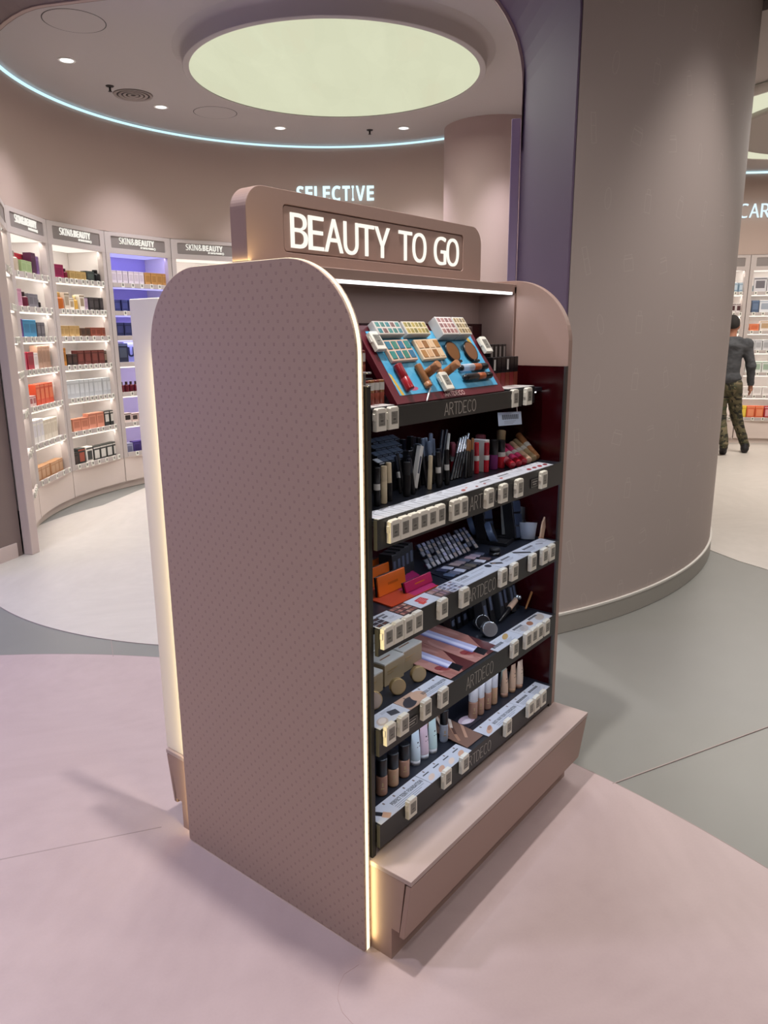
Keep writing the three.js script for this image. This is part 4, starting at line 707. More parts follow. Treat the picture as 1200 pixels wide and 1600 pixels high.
// --- fourth tier
function sandBox(label, x, z, w = 0.094, h = 0.07, d = 0.075, y = 0) {
  const t = thing('powder_box', label, 'box', [x, TY(4) + y, z], 0.02, 'sand coloured powder boxes');
  obj('carton', rb(w, h, d, 0, h / 2, 0, 0.0015), P.sand, t); obj('lid', rb(w * 1.004, 0.006, d * 1.004, 0, h - 0.0025, 0, 0.001), P.sandTop, t);
  obj('print', [bx(w * 0.5, 0.004, 0.001, -w * 0.1, h * 0.62, d / 2), bx(w * 0.3, 0.003, 0.001, -w * 0.2, h * 0.5, d / 2)], P.gold, t);
  obj('print', [bx(w * 0.5, 0.001, 0.004, -w * 0.1, h + 0.0006, 0.01), bx(w * 0.14, 0.001, 0.014, w * 0.34, h + 0.0006, -0.02)], P.brown, t);
}
sandBox('sand powder box with white lid, front left of the four', 0.297, -0.163); sandBox('sand powder box with white lid, front right of the four', 0.4, -0.172, 0.1, 0.07, 0.07);
sandBox('sand powder box with white lid behind the front left one', 0.3, -0.244, 0.094, 0.07, 0.07); sandBox('sand powder box with white lid behind the front right one', 0.405, -0.25, 0.1, 0.07, 0.07);
sandBox('sand powder box half hidden by the black edge post', 0.19, -0.155, 0.09, 0.062, 0.075);
function compact(name, label, pos, r, d, rim, face, rx, ry) {
  const t = thing(name, label, 'compact', pos, 0, 'round compacts'); t.rotation.set(rx, ry, 0);
  obj('case', lathe([[0, -d / 2], [r - 0.002, -d / 2], [r, -d / 2 + 0.002], [r, d / 2 - 0.002], [r - 0.002, d / 2], [0, d / 2]], 32).rotateX(Math.PI / 2).translate(0, r, 0), rim, t);
  obj('face', lathe([[0, d / 2 + 0.0006], [r * 0.86, d / 2 + 0.0006], [r * 0.88, d / 2]], 32).rotateX(Math.PI / 2).translate(0, r, 0), face, t);
}
compact('powder_compact', 'round gold rimmed powder compact before the front left sand box', [0.243, TY(4), -0.07], 0.0235, 0.016, P.gold, P.sand, -0.15, -0.5);
compact('powder_compact', 'round gold rimmed powder compact before the front right sand box', [0.341, TY(4), -0.07], 0.0235, 0.016, P.gold, P.sand, -0.15, -0.5);
compact('powder_compact', 'round pale powder compact at the near end of the fourth tier', [0.135, TY(4), -0.07], 0.026, 0.014, P.gold, std(0xb9a79a, 0.5), -0.15, -0.5);
compact('powder_jar', 'dark round jar with silver rim behind the chrome jar', [0.79, TY(4), -0.118], 0.026, 0.034, P.silver, P.black, -0.5, -0.7);
compact('powder_jar', 'shiny chrome round jar beside the flushed face print', [0.752, TY(4), -0.068], 0.026, 0.034, P.silver, P.silver, -0.5, -0.7);
function slimBox(label, group, [x, y, z], w, h, d, rx, rz, body, tip) {
  const t = lean(thing('slim_carton', label, 'box', [x, y, z], 0, group), rx, rz);
  obj('carton', rb(w, h, d, 0, h / 2, 0, 0.0012), body, t); obj('flap', rb(w * 0.98, 0.004, d * 0.98, 0, h - 0.001, 0, 0.001), tip, t);
  obj('print', bx(w * 0.5, h * 0.4, 0.0008, 0, h * 0.55, d / 2), std(0x4a4f5e, 0.5), t);
}
[[0.795, 0.1], [0.845, 0.125], [0.905, 0.12], [0.945, 0.118], [0.98, 0.116], [1.012, 0.114]].forEach(([x, h], i) => slimBox(`slim black carton leaning back, ${ORD[i]} from the face prints on the fourth tier`, 'slim black cartons on the fourth tier', [x, TY(4) + 0.002, -0.125 - 0.006 * (i % 2)], 0.028, h, 0.036, -0.3, -0.12, i % 2 ? P.black : P.blackMatt, i < 4 ? P.silver : P.steelBlue));
[[0.83, 0.11], [0.87, 0.115], [0.92, 0.118], [0.955, 0.12], [0.99, 0.118]].forEach(([x, h], i) => slimBox(`slim black carton in the rear row, ${ORD[i]} from the face prints on the fourth tier`, 'rear slim black cartons on the fourth tier', [x, TY(4) + 0.002, -0.205], 0.026, h, 0.034, -0.3, -0.12, P.black, P.steelBlue));
for (let i = 0; i < 3; i++) slimBox(`small black tester box, ${ORD[i]} of three behind the chrome jar`, 'small black tester boxes', [0.705 + i * 0.038, TY(4) + 0.002, -0.2], 0.028, 0.05, 0.03, -0.2, 0, P.black, P.silver);
{
  const t = thing('makeup_brush', 'black brush pen with chrome tip lying along the far end of the fourth tier', 'brush', [0.855, TY(4) + 0.012, -0.1], 0.12); t.rotation.z = 0.2;
  const ax = (g) => g.rotateZ(-Math.PI / 2);
  obj('handle', ax(lathe([[0, 0], [0.004, 0.002], [0.009, 0.05], [0.0095, 0.09], [0, 0.09]], 16)), P.black, t);
  obj('sleeve', ax(lathe([[0, 0.09], [0.0105, 0.09], [0.0105, 0.15], [0, 0.15]], 16)), P.beige, t);
  obj('tip', [0, 1, 2].map((i) => new THREE.SphereGeometry(0.009, 12, 10).translate(0.156 + i * 0.009, (i % 2) * 0.006, (i - 1) * 0.006)), P.silver, t);
}
{ const t = thing('makeup_brush', 'slim bronze pencil lying by the wine red side panel', 'brush', [1.0, TY(4) + 0.02, -0.075], 0.2); t.rotation.z = 0.5; obj('shaft', cyl(0.0035, 0.0045, 0.08, 0, 0, 0, 10).rotateZ(-Math.PI / 2), P.brown, t); obj('tip', cyl(0.0045, 0.001, 0.012, 0, 0, 0, 10).rotateZ(-Math.PI / 2).translate(0.08, 0, 0), P.rust, t); }
// --- middle tier
{
  const y = TY(3);
  const t = thing('palette_tray', 'orange and magenta display tray holding the empty palette cases', 'tray', [0, y, 0]);
  obj('tray_floor', poly([[0.195, -0.052], [0.3, -0.051], [0.325, -0.2], [0.21, -0.2]], 0, 0.004), P.orangeTray, t);
  obj('tray_floor', poly([[0.3, -0.051], [0.404, -0.05], [0.48, -0.2], [0.325, -0.2]], 0, 0.004), P.magenta, t);
  obj('tray_edge', [span(0.193, 0.404, 0, 0.007, -0.052, -0.049)], P.orangeTray, t);
  const pane = (label, name, x, z, w, h, d, rx, m, bm) => { const o = lean(thing(name, label, 'palette', [x, y + 0.0045, z], 0), rx); obj('cover', rb(w, h, d, 0, h / 2, 0, 0.002), m, o); obj('back', rb(w * 1.02, h * 1.02, 0.006, 0, h / 2, -d / 2 - 0.003, 0.002), bm, o); obj('crest', bx(w * 0.36, h * 0.12, 0.0006, 0.004, h * 0.5, d / 2), std(0xb8530f, 0.5), o); };
  pane('front orange palette case standing upright on the orange tray', 'palette_case', 0.288, -0.125, 0.125, 0.056, 0.006, -0.12, P.orange, P.black);
  pane('rear orange palette case partly hidden by the front one', 'palette_case', 0.318, -0.19, 0.09, 0.056, 0.006, -0.1, P.orange, P.black);
  pane('small orange palette corner at the back of the middle tier', 'palette_case', 0.36, -0.25, 0.07, 0.05, 0.006, -0.1, P.orange, P.black);
  pane('black backed magenta palette case standing across the magenta tray', 'palette_case', 0.362, -0.085, 0.128, 0.03, 0.006, -0.3, std(0xa3174a, 0.4), P.black);
  for (let i = 0; i < 5; i++) slimBox(`upright black palette carton, ${ORD[i]} of five behind the orange case`, 'upright black palette cartons', [0.37 + i * 0.026, y + 0.001, -0.2 - i * 0.004], 0.022, 0.078 + i * 0.002, 0.05, -0.08, 0, P.blackMatt, P.black);
  const fr = thing('acrylic_divider', 'thin clear acrylic divider beside the black palette cartons', 'divider', [0.505, y, -0.2]); obj('pane', rb(0.003, 0.085, 0.09, 0, 0.0425, 0, 0.001), P.acrylic, fr);
  // shadow pans in stepped rows
  const pan = [0x8d8a92, 0x75707a, 0xa59aa0, 0x5b5864, 0x9a8a80, 0x6a6f88, 0xb0a8ac, 0x4a4650, 0x8f7d74, 0xa39db6].map((c) => std(c, 0.5));
  const shell = rb(0.019, 0.02, 0.008, 0, 0.01, 0, 0.001), face = rb(0.0145, 0.0145, 0.0016, 0, 0.0105, 0.0042, 0.0006);
  for (let r = 0; r < 6; r++) for (let i = 0; i < 12; i++) {
    const x = 0.517 + r * 0.0225 + i * 0.0248, z = -0.16 - r * 0.023; if (x > 0.98 || rnd() < 0.07) continue;
    const t2 = lean(thing('eyeshadow_pan', `small square eyeshadow pan, ${ORD[i]} along the ${ORD[r]} row behind the flat testers`, 'eyeshadow', [x, y + 0.004 + r * 0.003, z + 0.004], 0, 'square eyeshadow pans in stepped rows'), -0.75, (rnd() - 0.5) * 0.12);
    obj('case', shell, P.navy, t2); obj('pan', face, pan[(r * 7 + i * 3 + (i * i) % 4) % 10], t2);
  }
  const bed = thing('tester_bed', 'dark blue sloped bed holding flat eyeshadow testers', 'tray', [0, y, 0]); obj('bed', poly([[0.47, -0.05], [0.76, -0.05], [0.8, -0.148], [0.495, -0.148]], 0, 0.003), P.navy, bed);
  const flatG = rb(0.026, 0.003, 0.034, 0, 0.0015, 0, 0.001), tc = [0x30344f, 0xa3a6b6, 0x8e7f80, 0x7d6f76, 0x4d5365, 0xa08a94, 0x8b8190, 0x494e62, 0x3e4c66, 0x565a6e, 0xa9aebf, 0x4a4546, 0x575149, 0x3a3c46, 0xbcc0cc, 0x5d4a4c];
  let k = 0;
  for (const [zz, xs] of [[-0.12, [0.53, 0.558, 0.6, 0.628, 0.656, 0.69, 0.718, 0.744]], [-0.077, [0.505, 0.533, 0.561, 0.592, 0.622, 0.65, 0.678, 0.71]]]) xs.forEach((x, i) => {
    const o = thing('shadow_tester', `flat eyeshadow tester pan, ${ORD[i]} of the ${zz < -0.1 ? 'rear' : 'front'} row of eight on the dark blue bed`, 'eyeshadow', [x, y + 0.003, zz], 0.25, 'flat eyeshadow testers');
    obj('powder', flatG, std(tc[k++], 0.6), o); obj('rim', [bx(0.028, 0.0015, 0.0012, 0, 0.00075, 0.0178), bx(0.028, 0.0015, 0.0012, 0, 0.00075, -0.0178)], P.black, o);
  });
  const bp = thing('empty_palette', 'long black empty palette frame beside the eyeshadow pans', 'palette', [0.905, y, -0.2], 0.18);
  obj('frame', plate(roundRect(-0.045, 0.045, -0.1, 0.1, [0.004, 0.004, 0.004, 0.004], 4), 0, 0.012, [roundRect(-0.037, 0.037, -0.092, 0.092, [0.003, 0.003, 0.003, 0.003], 4)], 0.001).rotateX(-Math.PI / 2), P.black, bp); obj('floor', bx(0.08, 0.004, 0.19, 0, 0.003, 0), P.blackMatt, bp);
  compact('blush_compact', 'large black round compact leaning at the rear of the middle tier', [0.915, y + 0.013, -0.235], 0.034, 0.02, P.rimBlue, P.black, -0.45, 0.45);
  compact('blush_compact', 'large black round compact with navy rim before the tall black block', [0.9, y + 0.001, -0.15], 0.038, 0.022, P.rimBlue, P.black, -0.45, 0.45);
  const pot = thing('gel_pot', 'small black ridged pot on the middle tier by the cards', 'jar', [0.772, y, -0.078]); obj('jar', lathe([[0, 0], [0.017, 0], [0.0185, 0.003], [0.0185, 0.014], [0, 0.014]], 24), P.black, pot); obj('lid', lathe([[0, 0.015], [0.0175, 0.015], [0.0175, 0.024], [0.012, 0.027], [0, 0.027]], 24), P.blackMatt, pot);
  const block = (label, x, z, w, h, n) => { const o = lean(thing('refill_box', label, 'box', [x, y + 0.001, z], 0.05), -0.24, -0.16); obj('carton', rb(w, h, 0.04, 0, h / 2, 0, 0.002), P.black, o); for (let i = 0; i < n; i++) obj('pad', rb(w * 0.86, h / n * 0.88, 0.003, 0, h * (i + 0.5) / n, 0.021, 0.001), std(0x2b3346, 0.55), o); };
  block('tall black box with three navy pads behind the round compact', 0.985, -0.12, 0.062, 0.135, 3); block('tall black box with two navy pads at the back of the middle tier', 0.905, -0.19, 0.06, 0.14, 2);
  const cup = lean(thing('sponge_cup', 'frosted cup leaning at the far end of the middle tier', 'cup', [1.01, y + 0.001, -0.085]), -0.1, -0.2); obj('wall', lathe([[0, 0.002], [0.024, 0.002], [0.031, 0.058], [0.032, 0.058], [0.0255, 0], [0, 0]], 28), P.frost, cup);
  const sp = lean(thing('sponge_applicator', 'beige pointed applicator leaning beside the frosted cup', 'applicator', [1.036, y, -0.045]), -0.1, -0.42); obj('blade', plate([[-0.012, 0], [0.012, 0], [0.016, 0.05], [0.012, 0.08], [0.004, 0.088], [-0.01, 0.06]], -0.003, 0.003, [], 0.001), P.beige, sp); obj('foot', rb(0.026, 0.008, 0.012, 0, 0.004, 0, 0.002), P.teint1, sp);
  const db = lean(thing('primer_bottle', 'small black bottle rising behind the frosted cup', 'bottle', [1.025, y + 0.001, -0.115]), -0.1, -0.12); obj('flask', lathe([[0, 0], [0.014, 0], [0.015, 0.003], [0.015, 0.06], [0, 0.06]], 20), P.black, db); obj('cap', lathe([[0, 0.06], [0.012, 0.06], [0.012, 0.105], [0, 0.107]], 20), P.blackMatt, db);
  const wb = lean(thing('white_carton', 'grey white carton behind the small black bottle', 'box', [1.03, y + 0.001, -0.17]), -0.15, -0.1); obj('carton', rb(0.045, 0.14, 0.03, 0, 0.07, 0, 0.002), P.label, wb); obj('band', bx(0.044, 0.02, 0.001, 0, 0.02, 0.015), P.blackMatt, wb);
}
// --- second tier: liners, pencils, glosses
{
  const y = TY(2);
  // rows of liner cartons seen from above
  for (let r = 0; r < 4; r++) for (let i = 0; i < 5; i++) {
    const x = 0.31 + i * 0.026 + r * 0.027, z = -0.185 - r * 0.029, h = 0.086 + r * 0.013;
    const t = lean(thing('liner_carton', `liner carton with shiny blue grey top, ${ORD[i]} in the ${ORD[r]} row near the patterned panel`, 'box', [x, y, z], 0, 'liner cartons in rows'), -0.03, 0.04 * (rnd() - 0.5));
    obj('carton', rb(0.023, h, 0.026, 0, h / 2, 0, 0.001), P.blackMatt, t); obj('top', rb(0.0225, 0.003, 0.028, 0, 0, 0, 0.001).rotateX(0.42).translate(0, h + 0.002, 0.001), i === 0 && r === 0 ? P.white : P.steelBlue, t); obj('print', bx(0.012, 0.05, 0.0008, 0, h * 0.55, 0.013), P.navy, t);
  }
  const pen = (name, label, cat, group, [x, z], top, rr, mats, cut, yy = y, ll) => {
    // from the foot (x, yy, z) to the head top = [x, y, z]
    const dir = new THREE.Vector3(top[0] - x, top[1] - yy, top[2] - z), L = ll ?? dir.length(); dir.normalize();
    const t = thing(name, label, cat, [x, yy, z], 0, group); t.quaternion.setFromUnitVectors(new THREE.Vector3(0, 1, 0), dir);
    obj('barrel', lathe([[0, 0], [rr * 0.85, 0], [rr, 0.003], [rr, L * cut], [0, L * cut]], 14), mats[0], t);
    obj('cap', lathe([[0, L * cut], [rr * 0.96, L * cut], [rr * 0.96, L - 0.002], [rr * 0.75, L], [0, L]], 14), mats[1], t);
    if (mats[2]) obj('label', lathe([[rr + 0.0004, L * 0.42], [rr + 0.0004, L * 0.58]], 14), mats[2], t);
    if (mats[3]) obj('end', lathe([[0, L + 0.0005], [rr * 0.7, L + 0.0005], [rr * 0.75, L - 0.003], [rr * 0.97, L - 0.003]], 14), mats[3], t);
  };
  const mg = 'mascaras and liners on the second tier';
  pen('mascara', 'black mascara with white label nearest the black edge post', 'mascara', mg, [0.158, -0.098], [0.158, 1.285, -0.098], 0.0065, [P.black, P.silver, P.label], 0.55);
  pen('mascara', 'black mascara tester with label between the edge post and the cream pen', 'mascara', mg, [0.181, -0.09], [0.181, 1.287, -0.09], 0.0085, [P.black, P.black, P.label], 0.6);
  pen('mascara', 'cream coloured mascara pen nearest the cards', 'mascara', mg, [0.211, -0.091], [0.211, 1.286, -0.091], 0.0085, [P.cream, P.cream], 0.6);
  pen('mascara', 'mascara with cream cap and black lower half', 'mascara', mg, [0.247, -0.101], [0.245, 1.289, -0.103], 0.0085, [P.black, P.cream], 0.48);
  pen('mascara', 'thick black mascara behind the liner cards', 'mascara', mg, [0.318, -0.097], [0.323, 1.28, -0.1], 0.0105, [P.black, P.blackMatt], 0.62);
  pen('mascara', 'slim black mascara next to the thick black one', 'mascara', mg, [0.352, -0.1], [0.345, 1.285, -0.11], 0.0075, [P.black, P.navy], 0.6);
  pen('mascara', 'slim cream pen standing alone in the middle of the second tier', 'mascara', mg, [0.427, -0.098], [0.432, 1.283, -0.098], 0.0065, [P.cream, P.cream], 0.6);
  pen('mascara', 'black pen with white sticker beside the slim cream pen', 'mascara', mg, [0.465, -0.092], [0.463, 1.29, -0.095], 0.0075, [P.black, P.black, P.label], 0.6);
  pen('mascara', 'tall black pen beside the silver tipped pencils', 'mascara', mg, [0.485, -0.1], [0.49, 1.295, -0.11], 0.0075, [P.black, P.navy], 0.6);
  pen('mascara', 'black pen with white label in front of the red gloss', 'mascara', mg, [0.512, -0.095], [0.514, 1.29, -0.1], 0.0075, [P.black, P.black, P.label], 0.6);
  pen('mascara', 'black pen with blue cap behind the white sticker pen', 'mascara', mg, [0.495, -0.135], [0.5, 1.31, -0.155], 0.0075, [P.black, P.steelBlue, null, P.silver], 0.55);
  // cartons behind
  [[0.47, -0.255, 0.116], [0.487, -0.262, 0.112], [0.506, -0.25, 0.12], [0.523, -0.235, 0.128], [0.54, -0.24, 0.124], [0.557, -0.25, 0.12], [0.574, -0.245, 0.118], [0.592, -0.24, 0.112]].forEach(([x, z, h], i) => slimBox(`tall dark blue carton leaning at the back, ${ORD[i]} of eight on the second tier`, 'tall dark blue cartons', [x, y, z], 0.014, h, 0.016, -0.08, -0.1, i % 3 ? P.navy : P.black, i % 2 ? P.steelBlue : P.silver));
  slimBox('slim carton with shiny green silver top behind the thick black mascara', 'leaning cartons', [0.402, y, -0.16], 0.018, 0.107, 0.02, -0.04, -0.1, P.blackMatt, P.silver);
  slimBox('long pale edged carton leaning over the slim cream pen', 'leaning cartons', [0.372, y + 0.012, -0.112], 0.015, 0.12, 0.014, -0.06, -0.34, P.label, P.silver);
  slimBox('long dark carton leaning beside the pale edged carton', 'leaning cartons', [0.388, y + 0.01, -0.13], 0.015, 0.122, 0.014, -0.06, -0.32, P.blackMatt, P.steelBlue);
  [[0.47, -0.15, 0.495, 1.318], [0.492, -0.155, 0.517, 1.317], [0.505, -0.15, 0.536, 1.328], [0.545, -0.16, 0.562, 1.308]].forEach(([x, z, tx, ty], i) => pen('liner_pencil', `black liner pencil with pale round end, ${ORD[i]} behind the slim cream pen`, 'pencil', 'black liner pencils with pale ends', [x, z], [tx, ty, z - 0.02], 0.0065, [P.black, P.steelBlue, null, P.white], 0.6));
  [[0.335, -0.13, 0.352, 1.285], [0.362, -0.14, 0.372, 1.29], [0.392, -0.12, 0.398, 1.282], [0.41, -0.13, 0.428, 1.3], [0.438, -0.14, 0.452, 1.305], [0.448, -0.12, 0.46, 1.29]].forEach(([x, z, tx, ty], i) => pen('liner_pencil', `thin black liner pencil, ${ORD[i]} of the loose row behind the cream pens`, 'pencil', 'thin black liner pencils', [x, z], [tx, ty, z - 0.03], 0.005, [P.black, i % 2 ? P.blackMatt : P.navy, i % 3 ? null : P.label, i % 2 ? P.silver : P.steelBlue], 0.6));
  [[0.513, -0.13, 0.598, 1.331], [0.535, -0.135, 0.62, 1.33], [0.55, -0.13, 0.632, 1.317]].forEach(([x, z, tx, ty], i) => pen('liner_pencil', `silver tipped black pencil leaning far over, ${ORD[i]} of three`, 'pencil', 'silver tipped leaning pencils', [x, z], [tx, ty, -0.17], 0.0055, [P.black, i === 2 ? P.label : P.navy, null, P.silver], 0.55));
  [[0.572, 0.698, 1.295], [0.588, 0.714, 1.297], [0.603, 0.728, 1.298], [0.62, 0.745, 1.305]].forEach(([x, tx, ty], i) => pen('lip_pencil', `black lip pencil with silver upper half, ${ORD[i]} of the leaning bundle of four`, 'pencil', 'lip pencils in a leaning bundle', [x, -0.12], [tx, ty, -0.17], 0.0052, [P.black, P.silver, null, P.white], 0.62));
  [[0.625, 0.664, 1.3], [0.642, 0.672, 1.296], [0.655, 0.69, 1.3]].forEach(([x, tx, ty], i) => pen('lip_pencil', `bronze black lip pencil, ${ORD[i]} of three before the red glosses`, 'pencil', 'bronze black lip pencils', [x, -0.103], [tx, ty, -0.12], 0.0048, [P.black, P.brown, null, P.label], 0.7));
  [[0.56, -0.2, 'behind the white label pen'], [0.675, -0.18, 'behind the pencil bundle'], [0.7, -0.2, 'in the second rank'], [0.725, -0.19, 'nearest the bronze pencils']].forEach(([x, z, w], i) => pen('lip_gloss', `rosy red lip gloss ${w}`, 'lip gloss', 'red lip glosses', [x, z], [x, 1.28, z], 0.0085, [P.redGloss, P.rose, P.label], 0.55));
  pen('lip_gloss', 'red gloss with white label, left of the white carton', 'lip gloss', 'red lip glosses', [0.714, -0.118], [0.711, 1.285, -0.118], 0.0078, [P.redGloss, P.redGloss, P.label], 0.6);
  pen('lip_gloss', 'bright red gloss in front of the white carton', 'lip gloss', 'red lip glosses', [0.752, -0.106], [0.752, 1.281, -0.106], 0.0085, [P.redGloss, P.red, P.label], 0.6);
  slimBox('white carton with lilac edges among the lip glosses', 'leaning cartons', [0.76, y, -0.135], 0.026, 0.1, 0.05, 0, -0.03, P.label, P.white);
  pen('lip_gloss', 'plum lip gloss with thick black cap', 'lip gloss', 'black capped lip glosses', [0.808, -0.112], [0.81, 1.283, -0.112], 0.0135, [P.plum, P.black], 0.5);
  pen('lip_gloss', 'red lip gloss with labelled black cap', 'lip gloss', 'black capped lip glosses', [0.847, -0.106], [0.846, 1.278, -0.106], 0.0125, [P.redGloss, P.black, P.label], 0.55);
  pen('lipstick', 'purple pink lipstick standing behind the white carton', 'lipstick', 'lipsticks at the back', [0.905, -0.22], [0.905, 1.28, -0.22], 0.018, [P.black, P.rose], 0.5);
  pen('lipstick', 'tall brown lipstick standing behind the lying lip crayons', 'lipstick', 'lipsticks at the back', [0.985, -0.19], [1.01, 1.285, -0.2], 0.016, [P.black, P.sand], 0.6);
  pen('lipstick', 'bright pink lipstick tilted toward the red gloss', 'lipstick', 'lipsticks at the back', [0.925, -0.16], [0.945, 1.255, -0.16], 0.014, [P.black, P.pink], 0.6);
  // crayons lying with their heads to the cards
  [[0.836, -0.058, 0.905, -0.18, P.rose], [0.878, -0.058, 0.955, -0.18, P.pink], [0.914, -0.058, 0.995, -0.18, P.pink], [0.95, -0.06, 1.02, -0.17, P.beige], [0.99, -0.062, 1.045, -0.16, P.sand], [1.02, -0.066, 1.052, -0.13, P.brownTop]].forEach(([x, z, tx, tz, m], i) => pen('lip_crayon', `lip crayon lying with its head toward the cards, ${ORD[i]} of six from the glosses`, 'crayon', 'lip crayons lying side by side', [x, z], [tx, y + 0.055, tz], 0.0125, [i < 3 ? P.red : m, m, P.label], 0.2, y + 0.014, 0.13));
}
// --- top tier: tilted blue display panel with palettes, sticks and mirrors
{
  const TH = -0.6123, o = [0.526, 1.44, -0.075], U = [0, 0.8184, -0.5747], N = [0, 0.5747, 0.8184];
  const on = (x, v, off = 0) => [x, o[1] + U[1] * v + N[1] * off, o[2] + U[2] * v + N[2] * off];
  const tilt = (name, label, cat, x, v, off, group, rz = 0) => { const t = thing(name, label, cat, on(x, v, off), 0, group); t.rotation.set(TH, 0, rz); return t; };
  const board = tilt('display_board', 'tilted wine red display board with light blue print on the top tier', 'display board', o[0], 0, 0);
  obj('frame', rb(0.552, 0.242, 0.02, 0, 0.121, -0.0105, 0.002), std(0xffffff, 0.45, 0, { color: 0x5e1422 }), board);
  const blue = canvasTex(1024, 512, (c, w, h) => {
    c.fillStyle = '#4fa9d3'; c.fillRect(0, 0, w, h);
    for (let i = 0; i < 90; i++) { c.fillStyle = ['rgba(126,200,230,.28)', 'rgba(48,140,190,.25)', 'rgba(170,222,240,.22)'][i % 3]; c.beginPath(); c.ellipse(rnd() * w, rnd() * h, 20 + rnd() * 80, 10 + rnd() * 26, rnd() * 3, 0, 7); c.fill(); }
    c.fillStyle = '#d8b04a'; c.beginPath(); c.moveTo(16, h); c.lineTo(40, h); c.lineTo(20, h - 160); c.lineTo(0, h - 180); c.fill();
    c.beginPath(); c.moveTo(950, 60); c.lineTo(985, 60); c.lineTo(1005, 190); c.lineTo(965, 200); c.fill();
    c.fillStyle = '#b55a78'; c.beginPath(); c.ellipse(150, 470, 40, 16, 0, 0, 7); c.fill();
    c.fillStyle = '#f2f6f8'; c.beginPath(); c.ellipse(118, 380, 22, 46, -0.1, 0, 7); c.fill(); c.fillStyle = '#6a9ec0'; for (let i = 0; i < 4; i++) c.fillRect(106, 350 + i * 16, 24, 4);
    c.fillStyle = '#2d7fab'; c.fillRect(560, 350, 90, 8); c.fillRect(570, 366, 70, 6); c.fillStyle = 'rgba(240,250,255,.8)'; c.save(); c.translate(610, 120); c.rotate(0.35); c.fillRect(-4, -120, 8, 300); c.restore();
  });
  obj('print', printed(0.5, 0.198, 0.0012, 'front', 0.002, 0.123, 0.0002), std(0xffffff, 0.4, 0, { map: blue }), board);
  obj('logo', printed(0.12, 0.019, 0.0008, 'front', 0.0, 0.0125, 0.0001), std(0xffffff, 0.45, 0, { map: canvasTex(512, 80, (c, w, h) => { c.fillStyle = '#5e1422'; c.fillRect(0, 0, w, h); c.strokeStyle = '#e6cfc8'; thinText(c, 'ARTDECO', 40, 68, 54, 430, 7); }) }), board);
  const win = (cols, rows, base, inks) => canvasTex(256, 128, (c, w, h) => { c.fillStyle = base; c.fillRect(0, 0, w, h); for (let i = 0; i < cols; i++) for (let j = 0; j < rows; j++) { c.fillStyle = inks[(i + j * 2) % inks.length]; c.fillRect((i + 0.12) * w / cols, (j + 0.1) * h / rows, 0.76 * w / cols, 0.76 * h / rows); c.fillStyle = 'rgba(255,255,255,.12)'; c.fillRect((i + 0.24) * w / cols, (j + 0.22) * h / rows, 0.2 * w / cols, 0.4 * h / rows); } });
  const packs = [[0.297, 0.412, 0.197, 0.043, 0.02, win(5, 2, '#cbbfb4', ['#3f7a72', '#35695f', '#2f6f74', '#6a4a44']), 'with teal windows'], [0.424, 0.536, 0.197, 0.043, 0.02, win(6, 2, '#d0c3a2', ['#8a7a2c', '#6c6424', '#a08c3a']), 'with olive gold windows'], [0.582, 0.668, 0.188, 0.062, 0.03, win(4, 3, '#d9cfc6', ['#8a5a55', '#9a6a60', '#7a4a48']), 'with rosy brown windows'], [0.672, 0.738, 0.188, 0.062, 0.03, win(4, 3, '#d6c9ac', ['#7a6238', '#8f7748', '#5f4c2a']), 'with bronze windows']];
  packs.forEach(([x0, x1, v, h, d, tex, w]) => {
    const t = tilt('palette_pack', `white palette pack ${w} along the top of the blue board`, 'box', (x0 + x1) / 2, v, 0.001, 'palette packs on the blue board');
    obj('carton', rb(x1 - x0, h, d, 0, h / 2, d / 2, 0.0015), P.label, t); obj('windows', printed((x1 - x0) * 0.94, h * 0.9, 0.0012, 'front', 0, h / 2, d), std(0xffffff, 0.4, 0, { map: tex }), t);
    obj('seams', Array.from({ length: 4 }, (_, i) => bx(0.001, 0.001, d * 0.9, (x1 - x0) * (i - 1.5) / 5, h, d / 2)), P.rose, t);
  });
  for (const [x0, x1, inks, base, w] of [[0.308, 0.424, ['#2f8078', '#2a6f86', '#357a6a', '#2d6a8c'], '#d8bba6', 'eight teal pans'], [0.45, 0.566, ['#a87a46', '#c9a27a', '#8f6236', '#d6b894'], '#dcc4a4', 'eight golden brown pans']]) {
    const t = tilt('eyeshadow_palette', `open eyeshadow palette with ${w} on the blue board`, 'palette', (x0 + x1) / 2, 0.12, 0.001, 'open palettes on the blue board'); t.rotation.z = 0.02;
    obj('case', rb(x1 - x0, 0.067, 0.012, 0, 0.0335, 0.006, 0.003), std(new THREE.Color(base), 0.4), t);
    for (let i = 0; i < 4; i++) for (let j = 0; j < 2; j++) obj('pan', rb(0.021, 0.024, 0.002, -0.042 + i * 0.028, 0.019 + j * 0.03, 0.0125, 0.0008), std(new THREE.Color(inks[(i + j) % 4]), 0.5), t);
  }
  const lying = (name, label, cat, x, v0, v1, r, body, cap, cut) => { const t = tilt(name, label, cat, x, v0, r + 0.001, 'sticks on the blue board'), L = v1 - v0; obj('barrel', lathe([[0, 0], [r * 0.9, 0], [r, 0.002], [r, L * cut], [0, L * cut]], 18), body, t); obj('cap', lathe([[0, L * cut], [r * 0.97, L * cut], [r * 0.97, L - 0.002], [r * 0.8, L], [0, L]], 18), cap, t); return t; };
  lying('lip_stick', 'thick dark red stick lying at the near side of the blue board', 'stick', 0.315, 0.032, 0.108, 0.0125, P.red, std(0x8a1020, 0.35), 0.45);
  lying('bronzer_stick', 'brown stick with amber end lying beside the white oval', 'stick', 0.405, 0.035, 0.105, 0.0105, P.brownTop, P.brown, 0.2);
  lying('bronzer_stick', 'slim brown stick lying behind the middle tag', 'stick', 0.503, 0.032, 0.097, 0.0085, P.brown, P.brownTop, 0.5).rotation.z = 0.12;
